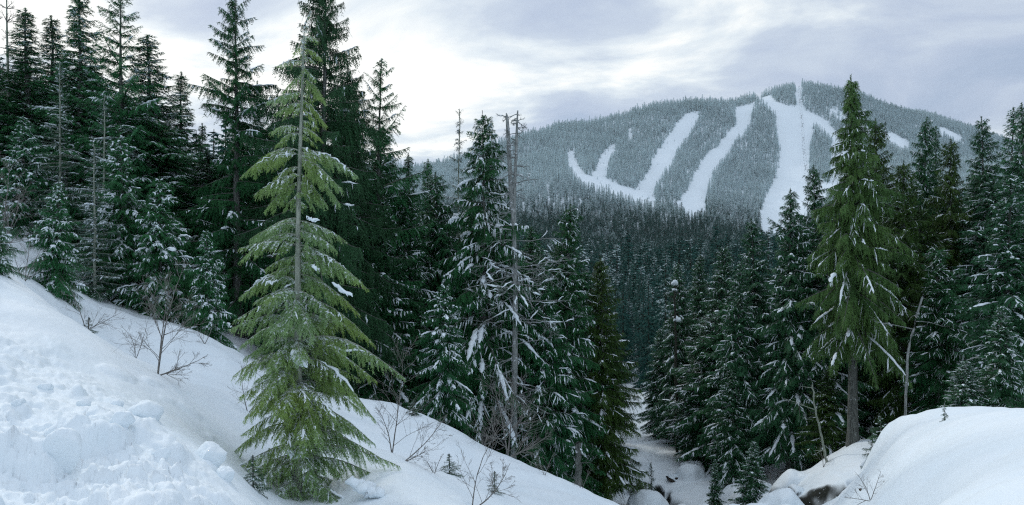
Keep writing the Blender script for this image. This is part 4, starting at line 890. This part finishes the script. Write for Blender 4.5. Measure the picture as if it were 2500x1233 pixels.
for nm, arr in (('tree_scale', np.c_[wv_, wv_, sc_]), ('tree_rot', np.c_[rg.normal(0, .02, len(x)), rg.normal(0, .02, len(x)), rg.uniform(0, 6.28, len(x))])):
    a_ = me.attributes.new(nm, 'FLOAT_VECTOR', 'POINT'); a_.data.foreach_set('vector', arr.astype(np.float32).ravel())
a_ = me.attributes.new('tree_kind', 'INT', 'POINT'); a_.data.foreach_set('value', rg.integers(0, 5, len(x)).astype(np.int32))
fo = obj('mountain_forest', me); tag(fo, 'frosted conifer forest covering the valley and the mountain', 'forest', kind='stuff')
ng = bpy.data.node_groups.new('forest_scatter', 'GeometryNodeTree'); ng.interface.new_socket('Geometry', in_out='INPUT', socket_type='NodeSocketGeometry'); ng.interface.new_socket('Geometry', in_out='OUTPUT', socket_type='NodeSocketGeometry')
gi = ng.nodes.new('NodeGroupInput'); go = ng.nodes.new('NodeGroupOutput'); iop = ng.nodes.new('GeometryNodeInstanceOnPoints'); g2i = ng.nodes.new('GeometryNodeGeometryToInstance')
# the five crown shapes also stand as single trees at the near rim of the forest
for j, m_ in enumerate(reversed(FT)):
    i = np.argsort(y)[j * 7 + 3]; o = obj('valley_conifer', m_); o.location = (x[i] + 2.6, y[i] + 2, z[i] - .3); o.rotation_euler = (0, 0, j)
    tag(o, 'snow dusted conifer in the valley forest behind the ravine', 'conifer tree', 'conifers in the valley behind the ravine')
    oi = ng.nodes.new('GeometryNodeObjectInfo'); oi.inputs['Object'].default_value = o; oi.transform_space = 'ORIGINAL'; ng.links.new(oi.outputs['Geometry'], g2i.inputs[0])
def named(nm, typ):
    n = ng.nodes.new('GeometryNodeInputNamedAttribute'); n.data_type = typ; n.inputs[0].default_value = nm; return n.outputs['Attribute']
e2r = ng.nodes.new('FunctionNodeEulerToRotation'); ng.links.new(named('tree_rot', 'FLOAT_VECTOR'), e2r.inputs[0])
ng.links.new(gi.outputs[0], iop.inputs['Points']); ng.links.new(g2i.outputs[0], iop.inputs['Instance']); iop.inputs['Pick Instance'].default_value = True
ng.links.new(named('tree_kind', 'INT'), iop.inputs['Instance Index']); ng.links.new(e2r.outputs[0], iop.inputs['Rotation']); ng.links.new(named('tree_scale', 'FLOAT_VECTOR'), iop.inputs['Scale'])
ng.links.new(iop.outputs[0], go.inputs[0]); md = fo.modifiers.new('scatter', 'NODES'); md.node_group = ng

# ------------------------------------------------------------ chairlift and skiers
def on_ground(px, py):
    """walk along the view line until it meets the mountain"""
    dd = np.arange(950, 2700, 4.0); X = (px - CX) / FX * dd; zz2 = ground(X, dd); hit = np.where(zz2 >= (CY - py) / FX * dd)[0]
    i = hit[0] if len(hit) else len(dd) - 1; return np.array([X[i], dd[i], zz2[i]])
lift_px = [(1951, 218), (1953, 252), (1957, 290), (1959, 310), (1961, 345), (1963, 375), (1967, 415), (1969, 445), (1972, 500)]
LP = [on_ground(*p) for p in lift_px]
print('lift', [tuple(np.round(p)) for p in LP])
HT = 11.0; tm = Acc()
for s in (0,):
    V, F = tubes(np.array([[[0, 0, -1], [0, 0, HT * .5], [0, 0, HT]]]), np.array([[.55, .45, .38]]), None, 10); tm.add(V, F)
ca = Acc(); V, F = tubes(np.array([[[-3.4, 0, HT], [0, 0, HT + .25], [3.4, 0, HT]]]), np.array([[.28, .4, .28]]), None, 8); ca.add(V, F)
for sx in (-3.2, 3.2):
    V, F = tubes(np.array([[[sx, -1.6, HT - .35], [sx, 0, HT - .25], [sx, 1.6, HT - .35]]]), np.array([[.16, .2, .16]]), None, 6); ca.add(V, F)
tmm = tm.mesh('lift_mast', M['steel'], True); cam_ = ca.mesh('lift_crossarm', M['steel'], True)
ordn = ['topmost', 'second from the top', 'third from the top', 'fourth from the top', 'fifth from the top', 'sixth from the top', 'seventh from the top', 'eighth from the top', 'lowest']
for i, p in enumerate(LP):
    r = empty('lift_tower', p); tag(r, 'steel chairlift tower, ' + ordn[i] + ' on the wide ski run', 'lift tower', 'chairlift towers'); obj('mast', tmm, r); obj('crossarm', cam_, r)
cab = Acc()
LA = np.array(LP) + np.array([0, 0, HT + .1])
for sx in (-3.2, 3.2):
    pts = []
    for a, b_ in zip(LA[:-1], LA[1:]):
        for k in range(8): s = k / 8; q = a + (b_ - a) * s; q = q + np.array([sx, 0, -4 * 1.4 * s * (1 - s)]); pts.append(q)
    V, F = tubes(np.array(pts)[None], np.full((1, len(pts)), .06), None, 4); cab.add(V, F)
tag(obj('lift_cable', cab.mesh('lift_cable', M['steel'], True)), 'pair of haul cables strung between the chairlift towers', 'cable')
ch = Acc()
V, F = tubes(np.array([[[0, 0, 0], [0, 0, -1.3], [0, .1, -2.3]]]), np.full((1, 3), .07), None, 5); ch.add(V, F)
def boxv(c, s):
    v = np.array([[a, b_, e] for a in (-1, 1) for b_ in (-1, 1) for e in (-1, 1)], float) * np.array(s) / 2 + np.array(c); f = np.array([[0, 1, 3, 2], [4, 6, 7, 5], [0, 4, 5, 1], [2, 3, 7, 6], [0, 2, 6, 4], [1, 5, 7, 3]]); return v, f
for c, s in (((0, -.2, -2.75), (2.0, .55, .12)), ((0, .12, -2.4), (2.0, .12, .75)), ((-1, -.1, -2.5), (.08, .5, .5)), ((1, -.1, -2.5), (.08, .5, .5))):
    V, F = boxv(c, s); ch.add(V, F)
chm = ch.mesh('lift_chair', M['steel'])
tot = np.cumsum([0] + [np.linalg.norm(b_ - a) for a, b_ in zip(LA[:-1], LA[1:])]); nC = 34
for sx, side in ((-3.2, 'left'), (3.2, 'right')):
    for k in range(nC):
        t_ = (k + (.5 if sx > 0 else .1)) / nC * tot[-1]; i = min(np.searchsorted(tot, t_) - 1, len(LA) - 2); i = max(i, 0); s = (t_ - tot[i]) / (tot[i + 1] - tot[i]); q = LA[i] + (LA[i + 1] - LA[i]) * s + np.array([sx, 0, -4 * 1.4 * s * (1 - s) - .05])
        o = obj('lift_chair', chm); o.location = q; tag(o, 'small dark lift chair hanging from the ' + side + ' hand cable of the chairlift', 'lift chair', 'chairs on the ' + side + ' cable')
def skier(p, az, label):
    a = Acc()
    def tb(pts, w): V, F = tubes(np.array([pts], float), np.array([w]), None, 7); a.add(V, F)
    tb([[-.12, .05, .05], [-.12, -.12, .5], [-.08, .02, .92], [0, .05, 1.0]], [.06, .08, .11, .1]); tb([[.12, .05, .05], [.12, -.12, .5], [.08, .02, .92], [0, .05, 1.0]], [.06, .08, .11, .1])
    tb([[0, .05, .9], [0, -.02, 1.15], [0, -.1, 1.42], [0, -.14, 1.52], [0, -.16, 1.58], [0, -.17, 1.68], [0, -.17, 1.78]], [.17, .17, .2, .07, .1, .11, .03])
    for s in (-1, 1):
        tb([[.17 * s, -.1, 1.4], [.28 * s, -.12, 1.15], [.26 * s, -.38, 1.05]], [.07, .06, .05]); V, F = boxv((.12 * s, -.05, .02), (.1, 1.7, .03)); a.add(V, F)
    o = obj('person', a.mesh('person', M['cloth'], True)); o.location = p; o.rotation_euler = (0, 0, az); tag(o, label, 'person', 'skiers on the wide run')
for i, (px, py, lab) in enumerate([(1912, 313, 'skier in dark clothing, highest of the few on the wide run'), (1929, 321, 'skier in dark clothing nearest the chairlift on the upper wide run'), (1915, 333, 'skier in dark clothing just below the highest one'), (1917, 346, 'skier in dark clothing, lowest of the group on the wide run')]):
    skier(on_ground(px, py), i * 1.3, lab)
# ------------------------------------------------------------ haze
HZ = 0.00004
if HZ:
    gl_ = min(v.co.z for v in bpy.data.meshes['mountain'].vertices); gh_ = max(v.co.z for v in bpy.data.meshes['mountain'].vertices)
    print('ground z', gl_, gh_)
    lo = np.array([-4700, -4700, gl_ - 1.]); hi = np.array([4700, 4700, gh_ + 60.]); c = (lo + hi) / 2
    V, F = boxv(c, hi - lo); m = bpy.data.materials.new('haze'); m.use_nodes = True; t = m.node_tree; t.nodes.clear(); vo = N(t, 'ShaderNodeVolumePrincipled'); vo.inputs['Density'].default_value = HZ; vo.inputs['Color'].default_value = (0.78, 0.90, 0.94, 1); vo.inputs['Anisotropy'].default_value = 0.2
    ou = N(t, 'ShaderNodeOutputMaterial'); t.links.new(vo.outputs[0], ou.inputs['Volume']); o = obj('haze', mesh('haze', V, F, m)); tag(o, kind='stuff')
